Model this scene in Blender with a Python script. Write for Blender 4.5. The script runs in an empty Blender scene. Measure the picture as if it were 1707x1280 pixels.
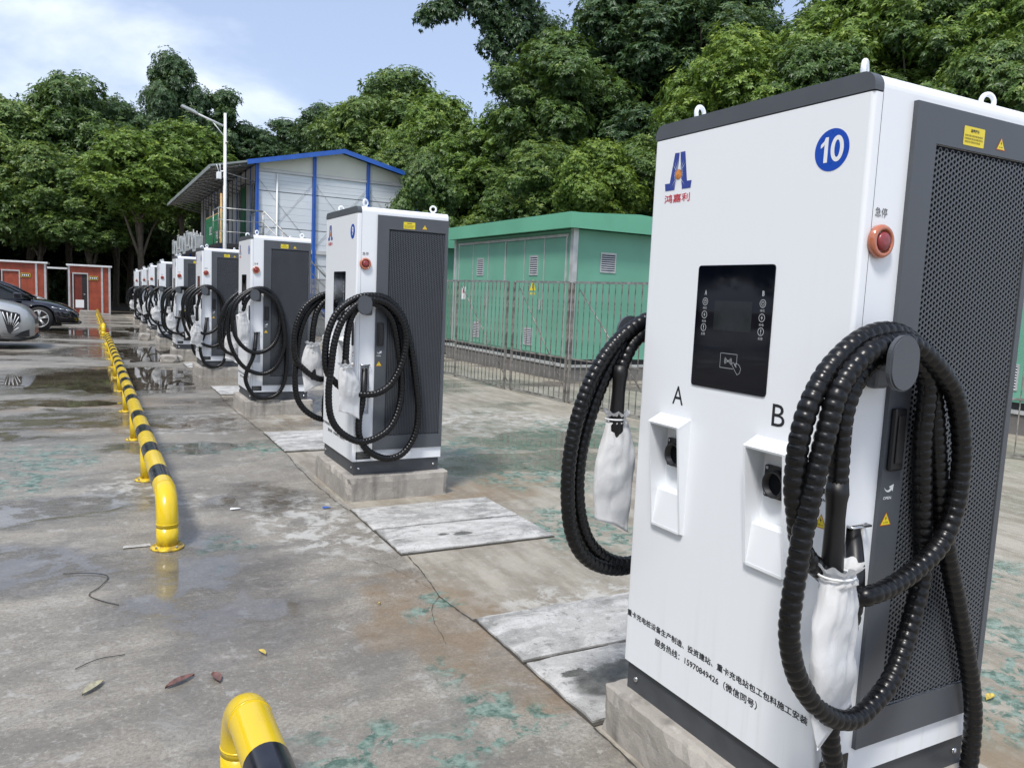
import bpy, bmesh, math, random
import numpy as np
from mathutils import Vector, Matrix
random.seed(7); rng = np.random.default_rng(11)
sc = bpy.context.scene; col = sc.collection
PI = math.pi

# ------------------------------------------------------------------ camera, sky, sun, exposure
cam_data = bpy.data.cameras.new('camera'); cam = bpy.data.objects.new('camera', cam_data); col.objects.link(cam)
cam_data.sensor_width = 36; cam_data.lens = 27.674; cam_data.clip_end = 1500; cam_data.clip_start = 0.05
fw = Vector((0.47318505, 0.87405663, -0.11009499)); rt = Vector((0.88086682, -0.47127128, 0.04446366)); up = Vector((0.01302085, 0.11801857, 0.99292602))
cam.matrix_world = Matrix(((rt.x, up.x, -fw.x, -1.5905), (rt.y, up.y, -fw.y, 0), (rt.z, up.z, -fw.z, 1.4658), (0, 0, 0, 1)))
sc.camera = cam
SUN_DIR = Vector((-0.41, -0.33, 0.85)).normalized()      # towards the sun
elev = math.asin(SUN_DIR.z); azim = math.atan2(SUN_DIR.x, SUN_DIR.y)
world = bpy.data.worlds.new('World'); sc.world = world; world.use_nodes = True
wn = world.node_tree; wn.nodes.clear()
def wnode(t, **k):
    n = wn.nodes.new(t)
    for a, b in k.items(): setattr(n, a, b)
    return n
wout = wnode('ShaderNodeOutputWorld'); wbg = wnode('ShaderNodeBackground'); wbg.inputs[1].default_value = 0.135
sky = wnode('ShaderNodeTexSky', sky_type='NISHITA'); sky.sun_disc = False
sky.sun_elevation = elev; sky.sun_rotation = azim; sky.air_density = 1.0; sky.dust_density = 2.0; sky.ozone_density = 1.5
wco = wnode('ShaderNodeTexCoord'); wmap = wnode('ShaderNodeMapping'); wmap.inputs['Scale'].default_value = (1.0, 1.0, 2.6)
wmap.inputs['Location'].default_value = (0.35, 0.1, 0.0)
wn.links.new(wco.outputs['Generated'], wmap.inputs[0])
cn = wnode('ShaderNodeTexNoise'); cn.inputs['Scale'].default_value = 1.7; cn.inputs['Detail'].default_value = 7; cn.inputs['Roughness'].default_value = 0.52; cn.inputs['Distortion'].default_value = 0.25
wn.links.new(wmap.outputs[0], cn.inputs['Vector'])
cr = wnode('ShaderNodeMapRange'); cr.interpolation_type = 'SMOOTHSTEP'
for i, v in ((1, .47), (2, .66), (3, 0.0), (4, 1.0)): cr.inputs[i].default_value = v
wn.links.new(cn.outputs[0], cr.inputs[0])
veil = wnode('ShaderNodeMixRGB'); veil.inputs[0].default_value = 0.55; veil.inputs[2].default_value = (3.2, 3.75, 5.1, 1)
cmx = wnode('ShaderNodeMixRGB'); cmx.inputs[2].default_value = (6.4, 6.8, 7.4, 1)
wn.links.new(sky.outputs[0], veil.inputs[1]); wn.links.new(veil.outputs[0], cmx.inputs[1])
wn.links.new(cr.outputs[0], cmx.inputs[0]); wn.links.new(cmx.outputs[0], wbg.inputs[0]); wn.links.new(wbg.outputs[0], wout.inputs[0])
sun_data = bpy.data.lights.new('sun', 'SUN'); sun = bpy.data.objects.new('sun', sun_data); col.objects.link(sun)
sun_data.energy = 2.5; sun_data.angle = math.radians(11); sun_data.color = (1, 0.965, 0.91)
sun.rotation_euler = SUN_DIR.to_track_quat('Z', 'Y').to_euler(); sun.location = (0, 0, 30)
sc.view_settings.view_transform = 'Standard'; sc.view_settings.look = 'None'; sc.view_settings.gamma = 1
sc.view_settings.exposure = 0.56; sc.view_settings.use_curve_mapping = False
sc.render.engine = 'CYCLES'

# ------------------------------------------------------------------ helpers
def tag(o, label=None, cat=None, group=None, kind=None):
    if label: o['label'] = label
    if cat: o['category'] = cat
    if group: o['group'] = group
    if kind: o['kind'] = kind
    return o
def empty(name, loc=(0, 0, 0), rz=0):
    o = bpy.data.objects.new(name, None); col.objects.link(o); o.location = loc; o.rotation_euler = (0, 0, rz)
    o.empty_display_size = 0.1
    return o
def link(name, me, parent=None, loc=None, rot=None, scale=None):
    o = bpy.data.objects.new(name, me); col.objects.link(o)
    if parent is not None: o.parent = parent
    if loc is not None: o.location = loc
    if rot is not None: o.rotation_euler = rot
    if scale is not None: o.scale = scale
    return o
def copy_tree(o, parent=None):
    c = o.copy(); col.objects.link(c); c.parent = parent
    for ch in list(o.children): copy_tree(ch, c)
    return c
class MB:
    def __init__(s): s.v = []; s.f = []; s.m = []; s.sm = []
    def add(s, vs, fs, m=0, smooth=False):
        b = len(s.v); s.v.extend([tuple(q) for q in vs])
        for f in fs: s.f.append(tuple(b + i for i in f)); s.m.append(m); s.sm.append(smooth)
        return s
    def box(s, x0, x1, y0, y1, z0, z1, m=0):
        return s.add([(x0, y0, z0), (x1, y0, z0), (x1, y1, z0), (x0, y1, z0), (x0, y0, z1), (x1, y0, z1), (x1, y1, z1), (x0, y1, z1)],
              [(0, 3, 2, 1), (4, 5, 6, 7), (0, 1, 5, 4), (1, 2, 6, 5), (2, 3, 7, 6), (3, 0, 4, 7)], m)
    def quad(s, a, b, c, d, m=0): return s.add([a, b, c, d], [(0, 1, 2, 3)], m)
    def prism(s, poly, axis, a0, a1, m=0, smooth=False):      # poly: 2D points, extruded along axis
        n = len(poly)
        def P(p, a):
            return {'x': (a, p[0], p[1]), 'y': (p[0], a, p[1]), 'z': (p[0], p[1], a)}[axis]
        vs = [P(p, a0) for p in poly] + [P(p, a1) for p in poly]
        s.add(vs, [tuple(range(n - 1, -1, -1)), tuple(range(n, 2 * n))], m)
        b = len(s.v) - 2 * n
        for i in range(n):
            j = (i + 1) % n; s.f.append((b + i, b + j, b + n + j, b + n + i)); s.m.append(m); s.sm.append(smooth)
        return s
    def tube(s, pts, r, seg=10, m=0, caps=True, smooth=True, closed=False, flat=None):
        pts = [Vector(p) for p in pts]; n = len(pts)
        rr = r if hasattr(r, '__len__') else [r] * n
        tans = []
        for i in range(n):
            if closed: t = pts[(i + 1) % n] - pts[i - 1]
            else: t = pts[min(i + 1, n - 1)] - pts[max(i - 1, 0)]
            if t.length < 1e-9: t = Vector((0, 0, 1))
            tans.append(t.normalized())
        nrm = tans[0].orthogonal().normalized()
        vs = []
        for i in range(n):
            t = tans[i]; nrm = (nrm - t * nrm.dot(t))
            if nrm.length < 1e-6: nrm = t.orthogonal()
            nrm.normalize(); bi = t.cross(nrm)
            for k in range(seg):
                a = 2 * PI * k / seg
                vs.append(pts[i] + (nrm * math.cos(a) + bi * math.sin(a)) * rr[i])
        fs = []
        for i in range(n if closed else n - 1):
            j = (i + 1) % n
            for k in range(seg):
                l = (k + 1) % seg
                fs.append((i * seg + k, i * seg + l, j * seg + l, j * seg + k))
        b = len(s.v); s.add(vs, fs, m, smooth)
        if caps and not closed:
            s.f.append(tuple(b + k for k in range(seg - 1, -1, -1))); s.m.append(m); s.sm.append(False)
            s.f.append(tuple(b + (n - 1) * seg + k for k in range(seg))); s.m.append(m); s.sm.append(False)
        return s
    def lathe(s, prof, c, axis='z', seg=24, m=0, smooth=True):  # prof: (r, h)
        vs = []
        for r, h in prof:
            for k in range(seg):
                a = 2 * PI * k / seg; p, q = r * math.cos(a), r * math.sin(a)
                vs.append({'z': (c[0] + p, c[1] + q, c[2] + h), 'y': (c[0] + p, c[1] + h, c[2] + q), 'x': (c[0] + h, c[1] + p, c[2] + q)}[axis])
        fs = []
        for i in range(len(prof) - 1):
            for k in range(seg):
                l = (k + 1) % seg; fs.append((i * seg + k, i * seg + l, (i + 1) * seg + l, (i + 1) * seg + k))
        b = len(s.v); s.add(vs, fs, m, smooth)
        s.f.append(tuple(b + k for k in range(seg))); s.m.append(m); s.sm.append(False)
        e = (len(prof) - 1) * seg
        s.f.append(tuple(b + e + k for k in range(seg - 1, -1, -1))); s.m.append(m); s.sm.append(False)
        return s
    def mesh(s, name, mats, fix=True):
        me = bpy.data.meshes.new(name); me.from_pydata(s.v, [], s.f)
        for m in (mats if isinstance(mats, (list, tuple)) else [mats]): me.materials.append(m)
        me.polygons.foreach_set('material_index', s.m); me.polygons.foreach_set('use_smooth', s.sm)
        if fix:
            bm = bmesh.new(); bm.from_mesh(me); bmesh.ops.recalc_face_normals(bm, faces=bm.faces); bm.to_mesh(me); bm.free()
        me.update(); return me
    def build(s, name, mats, parent=None, fix=True, **k):
        return link(name, s.mesh(name, mats, fix), parent, **k)
def rbox(x0, x1, y0, y1, z0, z1, r=0.01, seg=2):
    bm = bmesh.new(); bmesh.ops.create_cube(bm, size=1)
    for v in bm.verts: v.co = Vector(((x0 + x1) / 2 + v.co.x * (x1 - x0), (y0 + y1) / 2 + v.co.y * (y1 - y0), (z0 + z1) / 2 + v.co.z * (z1 - z0)))
    bmesh.ops.bevel(bm, geom=bm.edges[:], offset=r, segments=seg, affect='EDGES', profile=0.5)
    bm.verts.index_update(); m = MB(); m.add([v.co[:] for v in bm.verts], [[v.index for v in f.verts] for f in bm.faces]); bm.free(); return m
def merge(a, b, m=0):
    k = len(a.v); a.v += b.v
    for f, sm in zip(b.f, b.sm): a.f.append(tuple(k + i for i in f)); a.m.append(m); a.sm.append(sm)
    return a
def catmull(pts, step):
    P = [np.array(p, float) for p in pts]; P = [2 * P[0] - P[1]] + P + [2 * P[-1] - P[-2]]
    out = []
    for i in range(1, len(P) - 2):
        a, b, c, d = P[i - 1:i + 3]; n = max(2, int(np.linalg.norm(c - b) / 0.004))
        for k in range(n):
            t = k / n
            out.append(.5 * ((2 * b) + (-a + c) * t + (2 * a - 5 * b + 4 * c - d) * t * t + (-a + 3 * b - 3 * c + d) * t ** 3))
    out.append(P[-2]); out = np.array(out)
    L = np.concatenate([[0], np.cumsum(np.linalg.norm(np.diff(out, axis=0), axis=1))])
    n = max(2, int(L[-1] / step)); s_ = np.linspace(0, L[-1], n + 1)
    return np.stack([np.interp(s_, L, out[:, k]) for k in range(3)], 1)

# ------------------------------------------------------------------ materials
def new_mat(name):
    m = bpy.data.materials.new(name); m.use_nodes = True; nt = m.node_tree; nt.nodes.clear()
    out = nt.nodes.new('ShaderNodeOutputMaterial'); b = nt.nodes.new('ShaderNodeBsdfPrincipled'); nt.links.new(b.outputs[0], out.inputs[0])
    return m, nt, b, out
class NT:
    def __init__(s, nt): s.nt = nt; s.co = nt.nodes.new('ShaderNodeTexCoord').outputs['Object']
    def L(s, a, b):
        if hasattr(a, 'is_output') or isinstance(a, bpy.types.NodeSocket): s.nt.links.new(a, b)
        elif b.type == 'RGBA': b.default_value = tuple(a) + (1,) if isinstance(a, tuple) else (a, a, a, 1)
        else: b.default_value = a
    def map(s, sc_=(1, 1, 1), loc=(0, 0, 0), rot=(0, 0, 0), co=None):
        n = s.nt.nodes.new('ShaderNodeMapping'); s.L(co or s.co, n.inputs[0]); n.inputs['Scale'].default_value = sc_; n.inputs['Location'].default_value = loc; n.inputs['Rotation'].default_value = rot
        return n.outputs[0]
    def noise(s, scale, detail=4, rough=.55, co=None, dist=0):
        n = s.nt.nodes.new('ShaderNodeTexNoise'); s.L(co or s.co, n.inputs['Vector']); n.inputs['Scale'].default_value = scale; n.inputs['Detail'].default_value = detail; n.inputs['Roughness'].default_value = rough; n.inputs['Distortion'].default_value = dist
        return n.outputs[0]
    def ramp(s, x, a, b, lo=0., hi=1., smooth=True):
        n = s.nt.nodes.new('ShaderNodeMapRange'); n.interpolation_type = 'SMOOTHSTEP' if smooth else 'LINEAR'
        s.L(x, n.inputs[0]); n.inputs[1].default_value = a; n.inputs[2].default_value = b; n.inputs[3].default_value = lo; n.inputs[4].default_value = hi
        return n.outputs[0]
    def math(s, op, a, b=0., c=0.):
        n = s.nt.nodes.new('ShaderNodeMath'); n.operation = op; s.L(a, n.inputs[0]); s.L(b, n.inputs[1]); s.L(c, n.inputs[2]); return n.outputs[0]
    def mix(s, f, a, b, mode='MIX'):
        n = s.nt.nodes.new('ShaderNodeMixRGB'); n.blend_type = mode; s.L(f, n.inputs[0]); s.L(a, n.inputs[1]); s.L(b, n.inputs[2]); return n.outputs[0]
    def bump(s, h, strength, dist, bsdf, normal=None):
        n = s.nt.nodes.new('ShaderNodeBump'); s.L(h, n.inputs['Height']); n.inputs['Strength'].default_value = strength; n.inputs['Distance'].default_value = dist
        if normal: s.L(normal, n.inputs['Normal'])
        s.nt.links.new(n.outputs[0], bsdf.inputs['Normal']); return n.outputs[0]
def simple(name, c, rough=.5, metal=0., var=.12, scale=6, bump=0., bscale=60, coat=0., spec=.5, alpha=None):
    m, nt, b, out = new_mat(name); N = NT(nt)
    n = N.noise(scale, 5); f = N.ramp(n, .3, .7)
    d = tuple(x * (1 - var) for x in c); e = tuple(min(1, x * (1 + var)) for x in c)
    N.L(N.mix(f, d, e), b.inputs['Base Color']); N.L(N.ramp(n, .3, .7, max(.02, rough - .06), rough + .06), b.inputs['Roughness'])
    b.inputs['Metallic'].default_value = metal; b.inputs['Coat Weight'].default_value = coat; b.inputs['Specular IOR Level'].default_value = spec
    if bump: N.bump(N.noise(bscale, 4), bump, .004, b)
    return m
def paint_white():
    m, nt, b, out = new_mat('white_cabinet_paint'); N = NT(nt)
    streak = N.noise(1, 6, .6, N.map((26, 26, 1.2)))
    sep = nt.nodes.new('ShaderNodeSeparateXYZ'); N.L(N.co, sep.inputs[0])
    z = N.ramp(sep.outputs[2], .05, .55, 1, 0)
    dirt = N.math('MULTIPLY', N.ramp(streak, .5, .75), N.math('MULTIPLY_ADD', z, .22, .025))
    c = N.mix(dirt, (.775, .80, .83), (.5, .47, .42))
    N.L(c, b.inputs['Base Color']); b.inputs['Roughness'].default_value = .32
    N.bump(N.noise(420, 2), .04, .001, b); return m
M = {}
M['white'] = paint_white()
M['grey'] = simple('grey_cabinet_paint', (.072, .08, .092), .45, var=.06, bump=.03, bscale=400)
M['base_grey'] = simple('base_grey_paint', (.055, .06, .068), .5, var=.15, scale=12, bump=.03, bscale=300)
M['black_back'] = simple('interior_shade_black', (.006, .007, .01), .8, spec=.2)  # near-black stands for the unlit inside behind screen holes and sockets
M['glass_black'] = simple('black_screen_glass', (.002, .0025, .006), .03, var=.02, spec=.4)
M['lcd'] = simple('unlit_display', (.012, .015, .017), .12, var=.3, scale=9)
M['mud'] = simple('wet_dark_mud', (.05, .047, .042), .22, var=.5, scale=14, bump=.6, bscale=30)
M['print_white'] = simple('white_print', (.75, .77, .78), .5, var=.03)
M['print_black'] = simple('black_print', (.012, .013, .016), .5, var=.03)
M['print_red'] = simple('red_print', (.52, .03, .05), .5, var=.05)
M['print_blue'] = simple('blue_sticker', (.012, .07, .42), .3, var=.05)
M['logo_blue'] = simple('logo_blue_print', (.03, .055, .27), .4, var=.05)
M['logo_orange'] = simple('logo_orange_print', (.50, .20, .05), .4, var=.35, scale=60)
M['label_yellow'] = simple('yellow_label', (.72, .58, .03), .4, var=.04)
M['label_orange'] = simple('orange_label_edge', (.55, .12, .02), .4, var=.05)
M['rubber'] = simple('black_corrugated_sleeve', (.0035, .0036, .0042), .30, var=.3, scale=30, spec=.36)
M['smooth_rubber'] = simple('black_smooth_rubber', (.0035, .0035, .0042), .42, var=.2)
M['plastic_black'] = simple('black_plastic', (.010, .010, .012), .35, var=.15)
M['red_button'] = simple('red_button_plastic', (.22, .03, .035), .3, var=.1, coat=.3)
M['orange_guard'] = simple('orange_guard_plastic', (.40, .12, .06), .15, var=.15, coat=.8)
M['chrome'] = simple('bright_zinc_steel', (.62, .63, .64), .25, 1.0, var=.08)
M['galv'] = simple('galvanised_steel', (.36, .36, .35), .45, .7, var=.3, scale=14, bump=.1)
M['rust_steel'] = simple('weathered_fence_steel', (.25, .235, .215), .5, .5, var=.5, scale=9, bump=.1)
M['alum'] = simple('aluminium_trim', (.55, .56, .56), .4, .5, var=.1)
M['yellow'] = simple('yellow_pipe_paint', (.68, .48, .012), .27, var=.10, scale=7, bump=.04, bscale=150, coat=.2)
def worn_yellow():
    m, nt, b, out = new_mat('worn_yellow_pipe_paint'); N = NT(nt)
    d = N.ramp(N.noise(1, 6, .65, N.map((9, 3, 9))), .50, .72, 0, .55); ch = N.ramp(N.noise(38, 6, .7), .68, .74); sep = nt.nodes.new('ShaderNodeSeparateXYZ'); N.L(N.co, sep.inputs[0])
    low = N.math('MULTIPLY', N.ramp(sep.outputs[2], .09, .0), N.ramp(N.noise(22, 5, .7), .40, .6))
    c = N.mix(d, (.68, .48, .012), (.50, .36, .03)); c = N.mix(ch, c, (.30, .26, .20)); c = N.mix(N.math('MULTIPLY', low, .75), c, (.20, .12, .05))
    N.L(c, b.inputs['Base Color']); N.L(N.ramp(d, 0, .55, .24, .5), b.inputs['Roughness']); b.inputs['Coat Weight'].default_value = .15
    N.bump(N.noise(120, 4), .06, .003, b); return m
M['yellow'] = worn_yellow()
M['tape_black'] = simple('black_reflective_tape', (.011, .012, .018), .2, var=.3, scale=20)
M['tyre'] = simple('tyre_rubber', (.018, .018, .018), .8, var=.2)
M['car_silver'] = simple('silver_car_paint', (.42, .435, .44), .38, .35, var=.03, coat=.8)
M['car_black'] = simple('black_car_paint', (.010, .010, .016), .12, .2, var=.03, coat=1.)
M['car_white'] = simple('white_car_paint', (.74, .76, .78), .2, var=.03, coat=.8)
M['car_glass'] = simple('dark_car_glass', (.012, .015, .016), .04, var=.05)
M['lamp_glass'] = simple('headlight_glass', (.6, .63, .66), .08, .6, var=.1)
M['shed_red'] = simple('red_brown_wall_panel', (.30, .062, .030), .5, var=.18, scale=4)
M['shed_door'] = simple('dark_red_door', (.15, .025, .015), .5, var=.2, scale=4)
M['pre_white'] = simple('white_sandwich_panel', (.60, .64, .68), .45, var=.05, scale=.8)
M['pre_cream'] = simple('cream_gable_panel', (.62, .61, .54), .5, var=.08, scale=.8)
M['pre_blue'] = simple('blue_steel_paint', (.02, .10, .42), .4, var=.12, scale=3)
M['pre_grey'] = simple('shade_toned_panel', (.50, .50, .50), .5, var=.12, scale=1.2)  # panel white darkened for the overhang's shade; beams and doors share it
M['roof_under'] = simple('grey_corrugated_roof', (.24, .27, .27), .5, var=.15, scale=2)
M['win_glass'] = simple('dark_window_glass', (.03, .04, .04), .08, var=.2)
M['green_wall'] = simple('green_cabin_panel', (.135, .345, .25), .42, var=.07, scale=1.2, bump=.03)
M['green_roof'] = simple('green_cabin_roof', (.115, .36, .235), .45, var=.06, scale=1.2)
M['dark_gap'] = simple('dark_steel_frame', (.015, .015, .017), .6, var=.2)
M['banner_green'] = simple('green_banner_cloth', (.012, .15, .06), .6, var=.15, scale=3)
M['wood'] = simple('weathered_timber_pole', (.45, .29, .12), .7, var=.2, scale=10)
M['ac_grey'] = simple('grey_aircon_case', (.42, .46, .48), .5, var=.15, scale=5)
M['lamp_white'] = simple('white_lamp_pole_paint', (.68, .70, .71), .4, var=.06)
M['bark'] = simple('grey_brown_bark', (.095, .080, .060), .85, var=.35, scale=9, bump=.5, bscale=18)
M['soil'] = simple('forest_soil', (.045, .036, .022), .9, var=.4, scale=1.5, bump=.5, bscale=5)
def concrete(name, a, b_, c, sc1=2.2, bump=.35, stain=(.10, .095, .085)):
    m, nt, b, out = new_mat(name); N = NT(nt)
    n1 = N.noise(sc1, 8, .65); n2 = N.noise(sc1 * 7, 6, .7); n3 = N.noise(1, 6, .6, N.map((9, 9, 1.2)))
    cc = N.mix(N.ramp(n1, .32, .68), a, b_); cc = N.mix(N.ramp(n2, .55, .72, 0, .6), cc, c)
    cc = N.mix(N.ramp(n3, .52, .75, 0, .65), cc, stain)
    N.L(cc, b.inputs['Base Color']); b.inputs['Roughness'].default_value = .75
    N.bump(N.math('ADD', N.noise(60, 6, .7), N.math('MULTIPLY', n2, .8)), bump, .012, b); return m
M['plinth'] = concrete('plinth_concrete', (.26, .24, .215), (.36, .335, .30), (.48, .46, .42))
M['green_plinth'] = concrete('dark_plaster_plinth', (.10, .095, .09), (.17, .165, .155), (.3, .3, .28), .9)
def slab_mat(name, stains):
    m, nt, b, out = new_mat(name); N = NT(nt)
    oi = nt.nodes.new('ShaderNodeObjectInfo'); off = N.math('MULTIPLY', oi.outputs['Random'], 37.)
    vm = nt.nodes.new('ShaderNodeVectorMath'); vm.operation = 'ADD'; N.L(N.co, vm.inputs[0]); nt.links.new(off, vm.inputs[1])
    co = vm.outputs[0]
    a1 = N.noise(1, 8, .7, N.map((3.2, 7., 1), rot=(0, 0, .25), co=co), .6); a2 = N.noise(16, 8, .75, co=co); a3 = N.noise(75, 6, .75, co=co); a4 = N.noise(2.6, 6, .6, co=co, dist=.5)
    c = N.mix(N.ramp(a4, .35, .62), (.24, .235, .222), (.42, .412, .39)); c = N.mix(N.ramp(a1, .46, .60, 0, .85), c, (.56, .55, .525)); c = N.mix(N.ramp(a2, .53, .64, 0, .45), c, (.64, .63, .61))
    c = N.mix(N.ramp(a2, .45, .36, 0, .65), c, (.16, .155, .14)); c = N.mix(N.ramp(a3, .55, .66, 0, .6), c, (.13, .125, .115)); wet = None
    sep = nt.nodes.new('ShaderNodeSeparateXYZ'); N.L(N.co, sep.inputs[0])
    for (sx, sy, rx, ry) in stains:
        X = N.math('MULTIPLY_ADD', N.math('SUBTRACT', a1, .5), .16, sep.outputs[0]); Y = N.math('MULTIPLY_ADD', N.math('SUBTRACT', a2, .5), .09, sep.outputs[1])
        dx = N.math('DIVIDE', N.math('SUBTRACT', X, sx), rx); dy = N.math('DIVIDE', N.math('SUBTRACT', Y, sy), ry)
        v = N.ramp(N.math('ADD', N.math('MULTIPLY', dx, dx), N.math('MULTIPLY', dy, dy)), 1.25, .75); wet = v if wet is None else N.math('MAXIMUM', wet, v)
    if wet is not None: c = N.mix(N.math('MULTIPLY', wet, .88), c, N.mix(N.ramp(a2, .4, .6), (.045, .042, .036), (.12, .115, .10)))
    N.L(c, b.inputs['Base Color']); b.inputs['Roughness'].default_value = .7
    if wet is not None: N.L(N.mix(wet, .7, .3), b.inputs['Roughness'])
    N.bump(N.math('ADD', a3, a2), .6, .010, b); return m
M['slab'] = slab_mat('cover_slab_concrete', [])
M['slab_pit'] = slab_mat('painted_pit_slab_concrete', [(-.13, -.04, .30, .15), (-.36, .08, .06, .03)])  # dark patch paints the hole of the broken cover into the colour
M['slab_spot'] = slab_mat('spotted_slab_concrete', [(-.02, -.02, .07, .035), (-.15, .0, .03, .02)])
def fabric():
    m, nt, b, out = new_mat('thin_white_bag_fabric'); N = NT(nt)
    n = N.noise(1, 5, .6, N.map((9, 9, 6))); N.L(N.mix(N.ramp(n, .3, .7), (.80, .81, .82), (.88, .88, .88)), b.inputs['Base Color'])
    b.inputs['Roughness'].default_value = .75
    N.bump(N.noise(1, 5, .6, N.map((22, 22, 14)), 1.2), .45, .006, b)
    tr = nt.nodes.new('ShaderNodeBsdfTranslucent'); tr.inputs[0].default_value = (.8, .81, .82, 1)
    mx = nt.nodes.new('ShaderNodeMixShader'); mx.inputs[0].default_value = .36
    nt.links.new(b.outputs[0], mx.inputs[1]); nt.links.new(tr.outputs[0], mx.inputs[2]); nt.links.new(mx.outputs[0], out.inputs[0]); return m
M['bag'] = fabric()
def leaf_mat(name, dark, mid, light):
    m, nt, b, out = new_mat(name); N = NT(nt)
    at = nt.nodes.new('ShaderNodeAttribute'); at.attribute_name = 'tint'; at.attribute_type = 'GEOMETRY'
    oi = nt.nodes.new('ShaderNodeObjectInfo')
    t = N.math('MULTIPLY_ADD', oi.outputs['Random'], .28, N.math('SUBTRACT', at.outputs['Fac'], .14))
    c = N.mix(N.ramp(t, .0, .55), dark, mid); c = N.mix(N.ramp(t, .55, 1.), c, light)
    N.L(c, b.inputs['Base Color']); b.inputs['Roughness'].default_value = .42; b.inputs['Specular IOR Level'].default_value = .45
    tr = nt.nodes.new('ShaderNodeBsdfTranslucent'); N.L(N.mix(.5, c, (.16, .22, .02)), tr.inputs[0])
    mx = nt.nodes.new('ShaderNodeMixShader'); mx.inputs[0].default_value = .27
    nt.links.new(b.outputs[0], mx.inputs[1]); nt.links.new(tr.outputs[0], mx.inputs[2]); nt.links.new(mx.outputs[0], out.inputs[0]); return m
M['leaf_mid'] = leaf_mat('mid_green_leaves', (.030, .068, .020), (.095, .170, .040), (.24, .32, .065))
M['leaf_bright'] = leaf_mat('bright_green_leaves', (.050, .105, .022), (.145, .240, .038), (.30, .39, .060))
M['leaf_dark'] = leaf_mat('dark_green_leaves', (.024, .060, .026), (.064, .125, .048), (.14, .21, .068))
M['icon_grey'] = simple('grey_screen_icons', (.40, .42, .44), .5, var=.03)
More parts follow.
